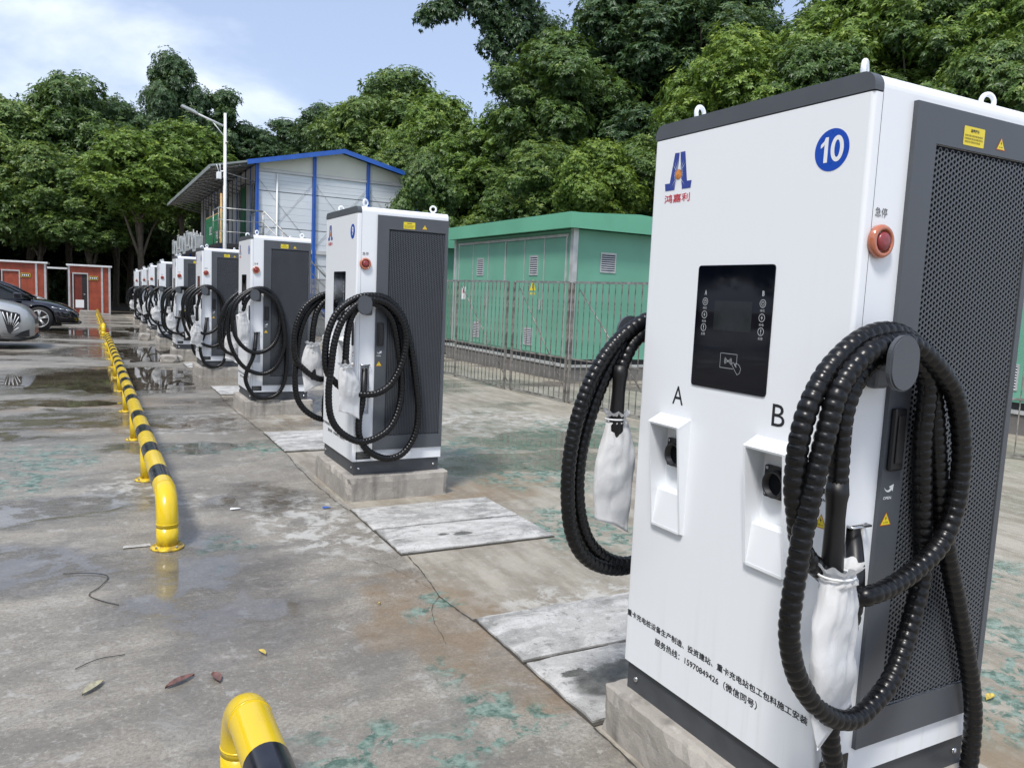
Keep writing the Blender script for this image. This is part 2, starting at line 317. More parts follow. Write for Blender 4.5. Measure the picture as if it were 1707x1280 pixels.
# ------------------------------------------------------------------ ground
def gz(y): return -0.009 * max(0., y - 12)
def ground_mat():
    m, nt, b, out = new_mat('wet_worn_concrete'); N = NT(nt)
    warp = nt.nodes.new('ShaderNodeTexNoise'); warp.inputs['Scale'].default_value = 1.3; warp.inputs['Detail'].default_value = 5; N.L(N.co, warp.inputs['Vector'])
    sepw = nt.nodes.new('ShaderNodeSeparateXYZ'); N.L(warp.outputs['Color'], sepw.inputs[0])
    sep = nt.nodes.new('ShaderNodeSeparateXYZ'); N.L(N.co, sep.inputs[0])
    X = N.math('MULTIPLY_ADD', N.math('SUBTRACT', sepw.outputs[0], .5), 1.1, sep.outputs[0]); Y = N.math('MULTIPLY_ADD', N.math('SUBTRACT', sepw.outputs[1], .5), 1.8, sep.outputs[1])
    def blob(x, y, rx, ry, soft=.5):
        dx = N.math('DIVIDE', N.math('SUBTRACT', X, x), rx); dy = N.math('DIVIDE', N.math('SUBTRACT', Y, y), ry)
        d = N.math('ADD', N.math('MULTIPLY', dx, dx), N.math('MULTIPLY', dy, dy))
        return N.ramp(d, 1 + soft, 1 - soft)
    def blobs(L):
        r = None
        for q in L: v = blob(*q); r = v if r is None else N.math('MAXIMUM', r, v)
        return r
    n1 = N.noise(.55, 7, .6); n2 = N.noise(3.2, 9, .68); n3 = N.noise(17, 8, .72); n4 = N.noise(1, 7, .65, N.map((1.1, 4.5, 1), rot=(0, 0, .12))); n5 = N.noise(70, 5, .75)
    c = N.mix(N.ramp(n1, .35, .65), (.205, .188, .162), (.295, .274, .238))
    c = N.mix(N.ramp(n4, .42, .66, 0, .75), c, (.375, .343, .292))
    c = N.mix(N.ramp(n2, .50, .68, 0, .55), c, (.44, .42, .38))
    c = N.mix(N.ramp(n3, .52, .70, 0, .5), c, (.48, .46, .42))
    c = N.mix(N.ramp(n3, .44, .30, 0, .6), c, (.13, .122, .112))
    c = N.mix(N.ramp(n5, .45, .60, 0, .5), c, (.15, .14, .125)); c = N.mix(N.ramp(n5, .42, .33, 0, .5), c, (.50, .485, .45))
    n6 = N.noise(7.5, 8, .7, dist=.4)
    c = N.mix(N.ramp(n6, .57, .64, 0, .5), c, (.47, .46, .445))
    c = N.mix(N.ramp(n6, .42, .35, 0, .4), c, (.13, .12, .105))
    n7 = N.noise(28, 8, .75); c = N.mix(N.ramp(n7, .56, .66, 0, .55), c, (.12, .113, .10)); c = N.mix(N.ramp(n7, .43, .35, 0, .5), c, (.54, .52, .485))
    n8 = N.noise(1.4, 8, .7, dist=.8); c = N.mix(N.ramp(n8, .50, .62, 0, .45), c, (.155, .15, .14))
    # lighter, browner pour under and behind the chargers
    strip = N.ramp(N.math('MULTIPLY_ADD', N.math('SUBTRACT', n2, .5), .10, sep.outputs[0]), -.075, -.045)
    warm = N.mix(N.ramp(N.noise(1, 8, .66, N.map((5.5, 1.3, 1), rot=(0, 0, -.55))), .36, .66), (.27, .235, .185), (.46, .425, .36))
    warm = N.mix(N.ramp(n3, .5, .72, 0, .6), warm, (.55, .53, .49)); warm = N.mix(N.ramp(n2, .44, .32, 0, .5), warm, (.17, .145, .11))
    c = N.mix(N.math('MULTIPLY', strip, .85), c, warm)
    # white worn scrapes
    wh = N.math('MULTIPLY', blobs([(-1.35, 5.8, .35, .5), (2.7, 8.0, 1.2, .9), (-.35, 4.9, .35, .8), (1.6, 3.0, 1.6, .5), (-.5, 8.9, 1.2, .5)]), N.ramp(n6, .47, .57))
    c = N.mix(N.math('MULTIPLY', wh, .65), c, (.60, .60, .58))
    # brown rust-coloured stains
    br = N.math('MULTIPLY', blobs([(-.25, 3.3, .28, .38), (-.15, 2.8, .25, .3), (1.1, 8.5, .8, .5), (1.0, 5.3, .7, .35), (1.2, 1.5, .6, .3), (-1.7, 10.3, 1.2, .5), (-1.2, 8.9, .8, .3)]), N.ramp(n2, .38, .6, .35, 1))
    c = N.mix(N.math('MULTIPLY', br, .6), c, (.22, .14, .065))
    # flakes of old green floor paint
    gr = N.math('MULTIPLY', blobs([(-2.1, 7.0, .55, .8), (-.55, 7.35, .8, .28), (-.70, 2.35, .26, .24), (-.40, 2.5, .22, .24), (-1.0, 2.0, .2, .2), (-.2, 3.15, .12, .14), (-.9, 4.4, .12, .14), (1.7, 5.6, .7, .45), (1.25, 4.05, .45, .5), (1.7, 1.9, .7, .45), (2.5, 2.6, .8, .35), (3.2, 7.3, .9, .6), (1.9, 6.9, .8, .4), (-2.6, 5.9, .5, .4), (2.0, 11.5, .6, .6), (-.75, 1.6, .4, .16)]), N.ramp(N.noise(6.5, 9, .76, dist=.6), .485, .53))
    c = N.mix(N.math('MULTIPLY', gr, .85), c, N.mix(N.ramp(n3, .40, .60), (.035, .105, .08), (.24, .34, .295)))
    # damp patches: darker and glossy
    damp = N.math('MAXIMUM', N.math('MULTIPLY', N.ramp(N.noise(1, 7, .6, N.map((.33, .75, 1))), .47, .60), N.ramp(sep.outputs[1], 5.5, 9.5)), blobs([(-1.3, 13., 1.7, 2.1, .35), (-.6, 18.4, 1.8, 2.0, .3), (-1.9, 25., 2., 2.2, .4), (-2.2, 10.4, 1.1, .35, .5), (-.6, 9.0, .8, .28, .5), (-1.6, 9.5, .9, .25, .5), (1.7, 6.1, 1.2, .45, .3), (2.6, 7.0, .9, .5, .4), (-1.9, 5.6, .7, .5, .5), (-.9, 7.4, .6, .35, .5), (-1.8, 4.4, .5, .4, .6), (-.6, 5.5, .5, .4, .6), (-1.1, 4.0, .45, .7, .7), (-2.2, 8.3, .4, .2, .5)]))
    damp = N.math('MULTIPLY', damp, N.ramp(n2, .30, .52, .35, 1.))
    c = N.mix(N.math('MULTIPLY', damp, .58), c, (.072, .062, .052))
    c = N.mix(1., c, (.86, .85, .825), 'MULTIPLY')
    N.L(c, b.inputs['Base Color'])
    base_r = N.ramp(n1, .35, .6, .33, .55)
    r = N.mix(damp, base_r, .055); N.L(r, b.inputs['Roughness']); b.inputs['Specular IOR Level'].default_value = .55
    h = N.math('ADD', N.math('MULTIPLY', n3, .6), N.math('ADD', N.math('MULTIPLY', n5, .35), N.math('MULTIPLY', n2, .8)))
    h = N.math('MULTIPLY', h, N.math('SUBTRACT', 1.02, damp))
    N.bump(h, .55, .012, b)
    return m
M['ground'] = ground_mat()
g = MB(); xs = (-260, -30, -8, 8, 30, 260); ys = (-260, -20, 0, 12, 20, 30, 45, 80, 500)
for y in ys:
    for x in xs: g.v.append((x, y, gz(y) if y < 80 else gz(80)))
for j in range(len(ys) - 1):
    for i in range(len(xs) - 1):
        a = j * 6 + i; g.f.append((a, a + 1, a + 7, a + 6)); g.m.append(0); g.sm.append(False)
tag(g.build('ground', M['ground']), kind='structure')
# forest floor behind the yard
def sheet(name, pts, dz, mat, kind='structure', zf=None):
    m = MB(); m.v = [(x, y, (gz(y) if zf is None else zf(x, y)) + dz) for x, y in pts]; m.f = [tuple(range(len(pts)))]; m.m = [0]; m.sm = [False]
    return tag(m.build(name, mat), kind=kind)
sheet('forest_floor', [(-200, 46.2), (11.6, 46.2), (11.6, 200), (-200, 200)], .02, M['soil'], zf=lambda x, y: gz(min(y, 80)))
sheet('woodland_ground', [(10.6, 17.9), (16, 10.6), (60, 10.6), (60, 45), (10.6, 45)], .02, M['soil'], zf=lambda x, y: 0)
# standing water
def puddle_mat():
    m, nt, b, out = new_mat('shallow_brown_water'); N = NT(nt)
    N.L(N.mix(N.ramp(N.noise(1.6, 5), .35, .65), (.050, .041, .030), (.10, .085, .065)), b.inputs['Base Color'])
    b.inputs['Roughness'].default_value = .025; b.inputs['IOR'].default_value = 1.36
    N.bump(N.noise(2.2, 2), .05, .004, b); return m
M['puddle'] = puddle_mat()
def puddle(pts, seed, rough=.16):
    r = random.Random(seed); n = len(pts); out = []
    cx = sum(p[0] for p in pts) / n; cy = sum(p[1] for p in pts) / n
    P = catmull([(*p, 0) for p in pts + pts[:1]], .05)
    ph = [(r.uniform(0, 6.3), r.uniform(0, 6.3)) for _ in range(7)]
    for i, q in enumerate(P[:-1]):
        t = 2 * PI * i / (len(P) - 1); k = 1
        for j, (a, b_) in enumerate(ph): k += rough * math.sin((3 + 4 * j) * t + a) / (1.4 + 1.1 * j)
        out.append((cx + (q[0] - cx) * k, cy + (q[1] - cy) * k))
    m = MB(); m.v = [(cx, cy, gz(cy) + .004)] + [(x, y, gz(y) + .004) for x, y in out]
    for i in range(len(out)): m.f.append((0, 1 + i, 1 + (i + 1) % len(out))); m.m.append(0); m.sm.append(False)
    tag(m.build('puddle', M['puddle'], fix=False), kind='structure')
puddle([(-2.66, 12.7), (-2.29, 13.68), (-1.58, 14.5), (-.76, 14.6), (-.2, 13.9), (-.33, 12.4), (-.95, 11.6), (-1.72, 11.5), (-2.3, 11.9)], 1)
puddle([(-1.12, 18.5), (-.5, 19.9), (.1, 20.2), (.32, 18.5), (-.03, 16.6), (-.78, 16.4)], 2)
puddle([(-2.9, 26.1), (-1.87, 27.6), (-1.06, 27.0), (-.53, 25.9), (-.83, 24.3), (-1.98, 24.6)], 3)
puddle([(-2.2, 10.35), (-1.6, 10.6), (-1.25, 10.35), (-1.7, 10.1)], 5)
puddle([(.2, 25.), (.6, 27.5), (-.2, 30.), (-.5, 27.)], 7)
# crack between the two pours
def ribbon(pts, w, seed, dz):
    r = random.Random(seed); P = catmull([(*p, 0) for p in pts], .03); L = []; R = []; off = 0
    for i, q in enumerate(P):
        off = off * .8 + r.uniform(-.004, .004); ww = w * r.uniform(.25, 1.3)
        t = P[min(i + 1, len(P) - 1)] - P[max(i - 1, 0)]; t /= np.linalg.norm(t); nx, ny = -t[1], t[0]
        L.append((q[0] + nx * (off + ww), q[1] + ny * (off + ww), gz(q[1]) + dz)); R.append((q[0] + nx * (off - ww), q[1] + ny * (off - ww), gz(q[1]) + dz))
    m = MB(); n = len(L); m.v = L + R
    m.f = [(i, i + 1, n + i + 1, n + i) for i in range(n - 1)]; m.m = [0] * (n - 1); m.sm = [False] * (n - 1); return m
M['crack'] = simple('dirt_filled_crack', (.05, .045, .038), .9, var=.3)
for k, (pts, w) in enumerate([([(-.07, 3.06), (-.10, 3.4), (-.06, 3.75), (-.03, 4.03)], .003), ([(-.06, 5.0), (-.09, 5.15), (-.10, 6.2), (-.06, 6.98)], .003), ([(-.05, 8.0), (-.08, 9.0), (-.1, 10.1), (-.06, 11)], .0035), ([(-.1, 1.2), (-.09, 1.7), (-.07, 2.1)], .0035), ([(-.1, 3.4), (-.22, 3.2), (-.28, 2.9)], .0011), ([(-.33, 4.1), (-.2, 3.9), (-.1, 3.5)], .0010)]):
    tag(ribbon(pts, w, 20 + k, .005).build('floor_crack', M['crack'], fix=False), kind='structure')
# ------------------------------------------------------------------ concrete trench covers
slab_root = None
def slab_mesh(w, d, seed, mat='slab'):
    r = random.Random(seed); bm = bmesh.new(); bmesh.ops.create_grid(bm, x_segments=16, y_segments=8, size=.5)
    for v in bm.verts:
        ex = abs(abs(v.co.x) - .5) < 1e-4; ey = abs(abs(v.co.y) - .5) < 1e-4
        v.co.x = v.co.x * w + (r.uniform(-.005, .005) if ex or ey else 0); v.co.y = v.co.y * d + (r.uniform(-.005, .005) if ex or ey else 0); v.co.z = .014 + r.uniform(-.0015, .0015) - (.003 if ex or ey else 0)
    e = bmesh.ops.extrude_edge_only(bm, edges=[e for e in bm.edges if e.is_boundary])
    for v in [q for q in e['geom'] if isinstance(q, bmesh.types.BMVert)]: v.co.z = .002
    me = bpy.data.meshes.new('trench_cover'); bm.to_mesh(me); bm.free(); me.materials.append(M[mat]); return me
slabs = [(2.36, .49, 'split wet trench cover with a painted dark pit beside the plinth of charger number 10'), (2.845, .46, 'whole grey trench cover in front of charger number 10, second from its plinth'),
         (4.26, .46, 'white mottled trench cover with a dark wet spot, nearer one before charger number 9'), (4.75, .49, 'white mottled trench cover touching the plinth of charger number 9'),
         (7.49, .98, 'wide pale trench cover between chargers number 9 and number 8'), (11.35, .9, 'bright pale trench cover between chargers number 8 and number 7'), (15.2, .9, 'far pale trench cover between chargers number 7 and number 6')]
for i, (y, d, lab) in enumerate(slabs):
    gap = MB(); x0, x1 = -.062, .93
    gap.quad((x0 - .008, y - d / 2 - .008, gz(y) + .0045), (x1 + .008, y - d / 2 - .008, gz(y) + .0045), (x1 + .008, y + d / 2 + .008, gz(y) + .0045), (x0 - .008, y + d / 2 + .008, gz(y) + .0045))
    tag(gap.build('cover_joint', M['crack'], fix=False), kind='structure')
    o = link('trench_cover', slab_mesh(x1 - x0, d - .012, 40 + i, {0: 'slab_pit', 2: 'slab_spot'}.get(i, 'slab')), loc=((x0 + x1) / 2, y, gz(y) + .004)); o.rotation_euler = (random.uniform(-.002, .002), random.uniform(-.003, .003), random.uniform(-.004, .004))
    tag(o, lab, 'trench cover', 'concrete trench covers between the chargers')
# ------------------------------------------------------------------ green transformer cabins
def louver(parent, cx, y, cz, w, h, axis='y'):
    n = 9; f = MB()
    f.box(-w / 2, w / 2, -.012, 0, -h / 2, -h / 2 + .02).box(-w / 2, w / 2, -.012, 0, h / 2 - .02, h / 2).box(-w / 2, -w / 2 + .02, -.012, 0, -h / 2 + .02, h / 2 - .02).box(w / 2 - .02, w / 2, -.012, 0, -h / 2 + .02, h / 2 - .02)
    o = f.build('vent', M['alum'], parent); o.location = (cx, y, cz)
    if axis == 'x': o.rotation_euler = (0, 0, -PI / 2)
    bk = MB().box(-w / 2 + .02, w / 2 - .02, -.002, -.0005, -h / 2 + .02, h / 2 - .02).build('backing', M['dark_gap'], o)
    sl = MB()
    for k in range(n):
        z = -h / 2 + .03 + (h - .05) * k / (n - 1)
        sl.add([(-w / 2 + .02, -.004, z), (w / 2 - .02, -.004, z), (w / 2 - .02, -.014, z - .018), (-w / 2 + .02, -.014, z - .018)], [(0, 1, 2, 3)])
    tag(sl.build('louvre_slats', M['alum'], o, fix=False), kind='stuff'); return o
def cabin(x, y0, y1, D, z0, z1, label, full=True):
    c = empty('transformer_cabin', (x, y0, 0)); tag(c, label, 'transformer cabin', 'green transformer cabins behind the fence')
    L = y1 - y0
    rbox(-.12, D + .12, -.12, L + .12, -.05, z0 - .035, .02).build('plinth', M['green_plinth'], c)
    MB().box(-.14, D + .14, -.14, L + .14, z0 - .035, z0).build('plinth_edge', M['alum'], c)
    MB().box(.05, D - .05, .05, L - .05, z0, z0 + .1).build('base_frame', M['dark_gap'], c)
    MB().box(.0, D, .0, L, z0 + .1, z1).build('wall', M['green_wall'], c)
    rf = MB(); rf.prism([(-.22, z1 + .02), (D + .22, z1 + .02), (D + .22, z1 + .26), (D * .5, z1 + .34), (-.22, z1 + .26)], 'y', -.22, L + .22); rf.build('roof', M['green_roof'], c)
    MB().box(-.235, -.22, -.235, L + .235, z1 + .0, z1 + .27).box(-.22, D + .235, -.235, -.22, z1 + .0, z1 + .27).build('roof_fascia', M['green_roof'], c)
    for (px, py) in ((-.03, -.03), (-.03, L - .06)):
        MB().box(px, px + .1, py, py + .1, z0 + .1, z1 + .01).build('corner_post', M['alum'], c)
    if full:
        nd = 6; ys_ = [.22 + (L - .50) * i / nd + (.06 if i >= 3 else 0) for i in range(nd + 1)]
        MB().box(-.02, -.001, .16, L - .16, z1 - .12, z1 - .07).build('door_header', M['alum'], c)
        for i in range(nd):
            MB().box(-.016, -.001, ys_[i] + .018, ys_[i + 1] - .018 - (.06 if i == 2 else 0), z0 + .14, z1 - .14).build('door', M['green_wall'], c)
            if i in (1, 4):
                o = louver(c, -.016, (ys_[i] + ys_[i + 1]) / 2, z1 - .62, .32, .38, 'x'); o = louver(c, -.016, (ys_[i] + ys_[i + 1]) / 2 + .1, z0 + .42, .34, .34, 'x')
        for i, y in enumerate(ys_): MB().box(-.022, -.001, y - (.013 if i not in (0, 3, 6) else .03), y + .013, z0 + .12, z1 - .12).build('door_frame', M['alum'], c)
        for y in (ys_[1], ys_[4]): MB().box(-.05, -.024, y + .05, y + .08, z0 + .95, z0 + 1.15).build('door_handle', M['alum'], c)
        louver(c, .75, -.001, z1 - .55, .34, .36)
        t = MB(); yy = ys_[2] - .38; t.add([(-.018, yy - .12, 1.60), (-.018, yy + .12, 1.60), (-.018, yy, 1.82)], [(0, 1, 2)]); t.build('warning_triangle', M['label_yellow'], c, fix=False)
        t = MB(); t.box(-.0205, -.0185, yy - .01, yy + .01, 1.64, 1.73); t.build('warning_bolt', M['print_black'], c)
        t = MB()
        for k in range(4): t.box(-.019, -.0165, yy - .09 + .05 * k, yy - .06 + .05 * k, 1.52, 1.56)
        t.build('warning_text', M['label_yellow'], c)
        yy = ys_[6] - .25
        MB().box(-.019, -.0165, yy - .17, yy + .03, 1.36, 1.64).build('notice', M['print_white'], c)
        MB().box(-.021, -.0195, yy - .12, yy - .02, 1.50, 1.58).build('notice_mark', M['print_red'], c)
    return c
cabin(6.0, 11.95, 17.05, 2.5, .29, 2.70, 'nearer green cabin with grey corner post and louvred doors behind the bar fence')
cabin(6.15, 18.6, 23.7, 2.5, .22, 2.60, 'second green cabin further back, its edge showing beside charger number 9')
cabin(8.95, 1.6, 7.4, 2.5, .30, 2.75, 'green cabin at the right edge of the photo behind charger number 10')
# ------------------------------------------------------------------ bar fence
def fence(pts, n, label):
    root = empty('bar_fence', (pts[0][0], pts[0][1], 0)); tag(root, label, 'fence', 'weathered steel bar fence sections')
    a = Vector((*pts[0], 0)); b = Vector((*pts[1], 0)); d = (b - a); L = d.length; root.rotation_euler = (0, 0, math.atan2(d.y, d.x))
    bar = MB().box(-.0055, .0055, -.0055, .0055, .05, 1.68).mesh('bar', M['rust_steel'])
    post = MB().box(-.016, .016, -.016, .016, 0, 1.70).mesh('post', M['rust_steel'])
    for i in range(n + 1):
        x = L * i / n
        link('post', post, root, (x, 0, 0))
        if i < n:
            w = L / n; k = int(w / .125)
            for j in range(1, k): link('bar', bar, root, (x + w * j / k, 0, 0))
            MB().box(x + .02, x + w - .02, -.013, .013, 1.685, 1.715).build('top_rail', M['galv'], root)
            MB().box(x + .02, x + w - .02, -.022, -.009, .625, .645).build('middle_rail', M['rust_steel'], root)
            MB().box(x + .02, x + w - .02, -.013, .013, .02, .045).build('bottom_rail', M['rust_steel'], root)
            if i % 2 == 0:
                s = MB(); s.tube([(x + .1, .04, 1.6), (x + w * .62, .45, .04)], .009, 6); s.build('brace', M['rust_steel'], root)
    return root
fence([(4.15, 16.6), (4.22, 11.0)], 3, 'far run of thin rusty bar fence before the nearer green cabin')
fence([(4.28, 10.9), (4.38, 9.45)], 1, 'bar fence gate panel with doubled posts before the nearer green cabin')
fence([(4.40, 9.38), (4.55, 7.3)], 1, 'bar fence run with bright top rail ending behind charger number 10')
fence([(4.62, 7.2), (8.6, 3.0)], 3, 'bar fence run seen at the right edge beyond charger number 10')
fence([(4.15, 25.), (4.15, 16.75)], 4, 'farthest bar fence run between charger number 9 and the white building')
# ------------------------------------------------------------------ charging cabinets
W, D, H = .7928, .6627, 1.85
def text_mesh(body, bold=0.):
    cu = bpy.data.curves.new('lettering', 'FONT'); cu.body = body; cu.size = 1; cu.offset = bold; cu.resolution_u = 3
    o = bpy.data.objects.new('lettering', cu); col.objects.link(o); dg = bpy.context.evaluated_depsgraph_get(); dg.update()
    me = bpy.data.meshes.new_from_object(o.evaluated_get(dg)); bpy.data.objects.remove(o); bpy.data.curves.remove(cu)
    v = [q.co[:2] for q in me.vertices]; f = [tuple(p.vertices) for p in me.polygons]; bpy.data.meshes.remove(me)
    return v, f
def fit_text(mb, body, a0, a1, b0, b1, mp, m=0, bold=0., keep=False, slant=0.):
    v, f = text_mesh(body, bold)
    xs_ = [q[0] for q in v]; ys_ = [q[1] for q in v]; x0, x1, y0, y1 = min(xs_), max(xs_), min(ys_), max(ys_)
    mb.add([mp(a0 + (a1 - a0) * ((x - x0) / (x1 - x0) + slant * (y - y0)), b0 + (b1 - b0) * (y - y0) / (y1 - y0)) for x, y in v], f, m)
def bold_text(mb, body, a0, a1, b0, b1, off, d=.0006):
    for k, (da, db) in enumerate(((0, 0), (d, 0), (-d, 0), (0, d * .8), (0, -d * .8))): fit_text(mb, body, a0 + da, a1 + da, b0 + db, b1 + db, front(off + k * .00004))
def front(off): return lambda a, b: (-off, a, b)        # a is local y
def side(off): return lambda a, b: (a, -off, b)         # a is local x
def disc(mb, ca, cb, r, mp, m=0, n=32, r2=None):
    if r2: 
        vs = [mp(ca + q * math.cos(2 * PI * k / n), cb + q * math.sin(2 * PI * k / n)) for k in range(n) for q in (r, r2)]
        mb.add(vs, [(2 * k, 2 * ((k + 1) % n), 2 * ((k + 1) % n) + 1, 2 * k + 1) for k in range(n)], m)
    else: mb.add([mp(ca + r * math.cos(2 * PI * k / n), cb + r * math.sin(2 * PI * k / n)) for k in range(n)], [tuple(range(n))], m)
def poly(mb, pts, mp, m=0): mb.add([mp(*p) for p in pts], [tuple(range(len(pts)))], m)
def rrect(a0, a1, b0, b1, r, n=5):
    out = []
    for ca, cb, s in ((a1 - r, b1 - r, 0), (a0 + r, b1 - r, 1), (a0 + r, b0 + r, 2), (a1 - r, b0 + r, 3)):
        for k in range(n + 1): t = (s + k / n) * PI / 2; out.append((ca + r * math.cos(t), cb + r * math.sin(t)))
    return out
def stroke(mb, pts, w, mp, m=0):
    for p, q in zip(pts[:-1], pts[1:]):
        dx, dy = q[0] - p[0], q[1] - p[1]; l = math.hypot(dx, dy) or 1; nx, ny = -dy / l * w / 2, dx / l * w / 2
        poly(mb, [(p[0] + nx, p[1] + ny), (q[0] + nx, q[1] + ny), (q[0] - nx, q[1] - ny), (p[0] - nx, p[1] - ny)], mp, m)
HA = (.540, .684); HB = (.131, .275)       # holster y ranges
def holed_plate(mb, mp, A, B, holes, m=0):     # rectangles in (a,b) minus holes
    for i in range(len(A) - 1):
        for j in range(len(B) - 1):
            ca, cb = (A[i] + A[i + 1]) / 2, (B[j] + B[j + 1]) / 2
            if any(h[0] < ca < h[1] and h[2] < cb < h[3] for h in holes): continue
            poly(mb, [(A[i], B[j]), (A[i + 1], B[j]), (A[i + 1], B[j + 1]), (A[i], B[j + 1])], mp, m)
def recess(mb, mp3, a0, a1, b0, b1, d0, d1, m=0):  # open box going from depth d0 to d1
    c = [(a0, b0), (a1, b0), (a1, b1), (a0, b1)]
    mb.add([mp3(*q, d0) for q in c] + [mp3(*q, d1) for q in c], [(0, 1, 5, 4), (1, 2, 6, 5), (2, 3, 7, 6), (3, 0, 4, 7), (4, 5, 6, 7)], m)
def build_cabinet():
    c = empty('charging_cabinet')
    # shell with rounded top edges and cable slots
    s = MB(); z0, zt = .097, 1.80; r = .034
    for yy, sg in ((0, 1), (W, -1)):
        mp = lambda a, b, yy=yy: (a, yy, b)
        holed_plate(s, mp, [.03, .042, .108, D], [z0, .432, .775, zt], [(.042, .108, .432, .775)])
        recess(s, lambda a, b, d, yy=yy, sg=sg: (a, yy + sg * d, b), .042, .108, .432, .775, 0, .055)
    s.quad((.03, 0, z0), (.03, W, z0), (.03, W, zt), (.03, 0, zt)); s.quad((D, 0, z0), (D, W, z0), (D, W, zt), (D, 0, zt)); s.quad((.03, 0, z0), (.03, W, z0), (D, W, z0), (D, 0, z0))
    b = s.build('cabinet_shell', M['white'], c)
    def roof_prof(r, w0, w1, zb, ztp, n=7):
        P = [(w0, zb), (w1, zb)]
        for k in range(n + 1): t = k / n * PI / 2; P.append((w1 - r + r * math.cos(t), ztp - r + r * math.sin(t)))
        for k in range(n + 1): t = PI / 2 + k / n * PI / 2; P.append((w0 + r + r * math.cos(t), ztp - r + r * math.sin(t)))
        return P
    m = MB(); m.prism(roof_prof(r, 0, W, zt, H), 'x', .0302, D); m.build('roof_cap', M['white'], c)
    m = MB(); m.prism(roof_prof(r, -.0008, W + .0008, 1.806, H + .001), 'x', -.0015, .03); m.build('front_trim', M['grey'], c)
    # front door plate with two recesses
    f = MB(); x0 = 0; zb, ze = .097, 1.803; rr = .010
    A = [rr, HB[0] + .008, HB[1] - .008, HA[0] + .008, HA[1] - .008, W - rr]; B = [zb, .61, .944, ze]
    holed_plate(f, front(0), A, B, [(HB[0], HB[1], .61, .944), (HA[0], HA[1], .61, .944)])
    for h in (HA, HB): recess(f, lambda a, b, d: (d, a, b), h[0] + .008, h[1] - .008, .61, .944, 0, .029)
    arc = [(rr - rr * math.cos(t), rr - rr * math.sin(t)) for t in [k * PI / 2 / 5 for k in range(6)]]    # (x, y) round edge
    for sg, yb in ((1, 0), (-1, W)):
        pr = [(x, yb + sg * (rr - math.sqrt(max(0, rr * rr - (rr - x) ** 2)))) for x, _ in arc] + [(.0295, yb)]
        f.add([(x, y, z) for x, y in pr for z in (zb, ze)], [(2 * i, 2 * i + 2, 2 * i + 3, 2 * i + 1) for i in range(len(pr) - 1)], 0, True)
    f.quad((0, rr, zb), (0, W - rr, zb), (.0295, W, zb), (.0295, 0, zb)); f.quad((0, rr, ze), (0, W - rr, ze), (.0295, W, ze), (.0295, 0, ze))
    f.build('front_door', M['white'], c)
    # door seam and strip seams
    m = MB(); m.box(.0298, .0308, -.0004, W + .0004, .097, 1.803); m.build('door_seal', M['base_grey'], c)
    e = .0125
    b = MB().box(e, D - e, e, W - e, 0, .0965).build('base', M['base_grey'], c)
    for px in (.05, D - .05):
        MB().lathe([(.0, -.005), (.008, -.005), (.009, 0), (.009, .001)], (px, e - .001, .045), 'y', 10).build('bolt', M['chrome'], b)
    for py in (.06, W - .06):
        MB().lathe([(.0, -.005), (.008, -.005), (.009, 0), (.009, .001)], (e - .001, py, .045), 'x', 10).build('bolt', M['chrome'], b)
    # side doors with perforated screens
    a0, a1, b0, b1 = .226, .640, .275, 1.703
    p = .01395; hx = p * math.sqrt(3) / 2
    scr = MB(); nx = int((a1 - a0) / hx); nz = int((b1 - b0) / p)
    def hexa(R, k): t = k * PI / 3; return R * math.cos(t), R * math.sin(t)
    Ro = p / math.sqrt(3); Ri = Ro * .70
    vs, fs = [], []
    for i in range(nx):
        for j in range(nz):
            cx = a0 + hx * (i + .5); cz = b0 + p * (j + .5 + (.5 if i % 2 else 0)); bb = len(vs)
            for k in range(6): q = hexa(Ro, k); vs.append((cx + q[0], -.0085, cz + q[1]))
            for k in range(6): q = hexa(Ri, k); vs.append((cx + q[0], -.0085, cz + q[1]))
            for k in range(6): q = hexa(Ri, k); vs.append((cx + q[0], -.0055, cz + q[1]))
            for k in range(6):
                l = (k + 1) % 6; fs.append((bb + k, bb + l, bb + 6 + l, bb + 6 + k)); fs.append((bb + 6 + k, bb + 6 + l, bb + 12 + l, bb + 12 + k))
    me_scr = bpy.data.meshes.new('perforated_screen'); me_scr.from_pydata(vs, [], fs); me_scr.materials.append(M['grey'])
    sa1 = a0 + hx * nx + .004
    d = MB(); mp = side(.012); X0, X1, Z0, Z1 = .1404, D - .0005, .1756, 1.801
    holed_plate(d, mp, [X0, a0 - .004, sa1, X1], [Z0, b0 - .003, b1 + .008, Z1], [(a0, a1 - .01, b0 + .01, b1 - .01)])
    d.add([(X0, -.012, Z0), (X1, -.012, Z0), (X1, -.012, Z1), (X0, -.012, Z1), (X0, 0, Z0), (X1, 0, Z0), (X1, 0, Z1), (X0, 0, Z1)], [(0, 1, 5, 4), (1, 2, 6, 5), (2, 3, 7, 6), (3, 0, 4, 7)])
    for (u0, u1, w0, w1) in ((a0 - .004, sa1, b0 - .003, b1 + .008),):
        d.add([(u0, -.012, w0), (u1, -.012, w0), (u1, -.012, w1), (u0, -.012, w1), (u0, -.008, w0), (u1, -.008, w0), (u1, -.008, w1), (u0, -.008, w1)], [(0, 1, 5, 4), (1, 2, 6, 5), (2, 3, 7, 6), (3, 0, 4, 7)])
    me_door = d.mesh('side_door', M['grey'])
    me_back = MB().box(a0 - .003, sa1 - .001, -.003, -.0015, b0 - .002, b1 + .007).mesh('filter', M['black_back'])  # flat black sheet in place of the shaded cabinet interior
    lock = rbox(.150, .198, -.027, -.0125, .910, 1.068, .006)
    lock2 = rbox(.160, .188, -.031, -.027, .93, 1.05, .002); merge(lock, lock2); me_lock = lock.mesh('door_latch', M['plastic_black'])
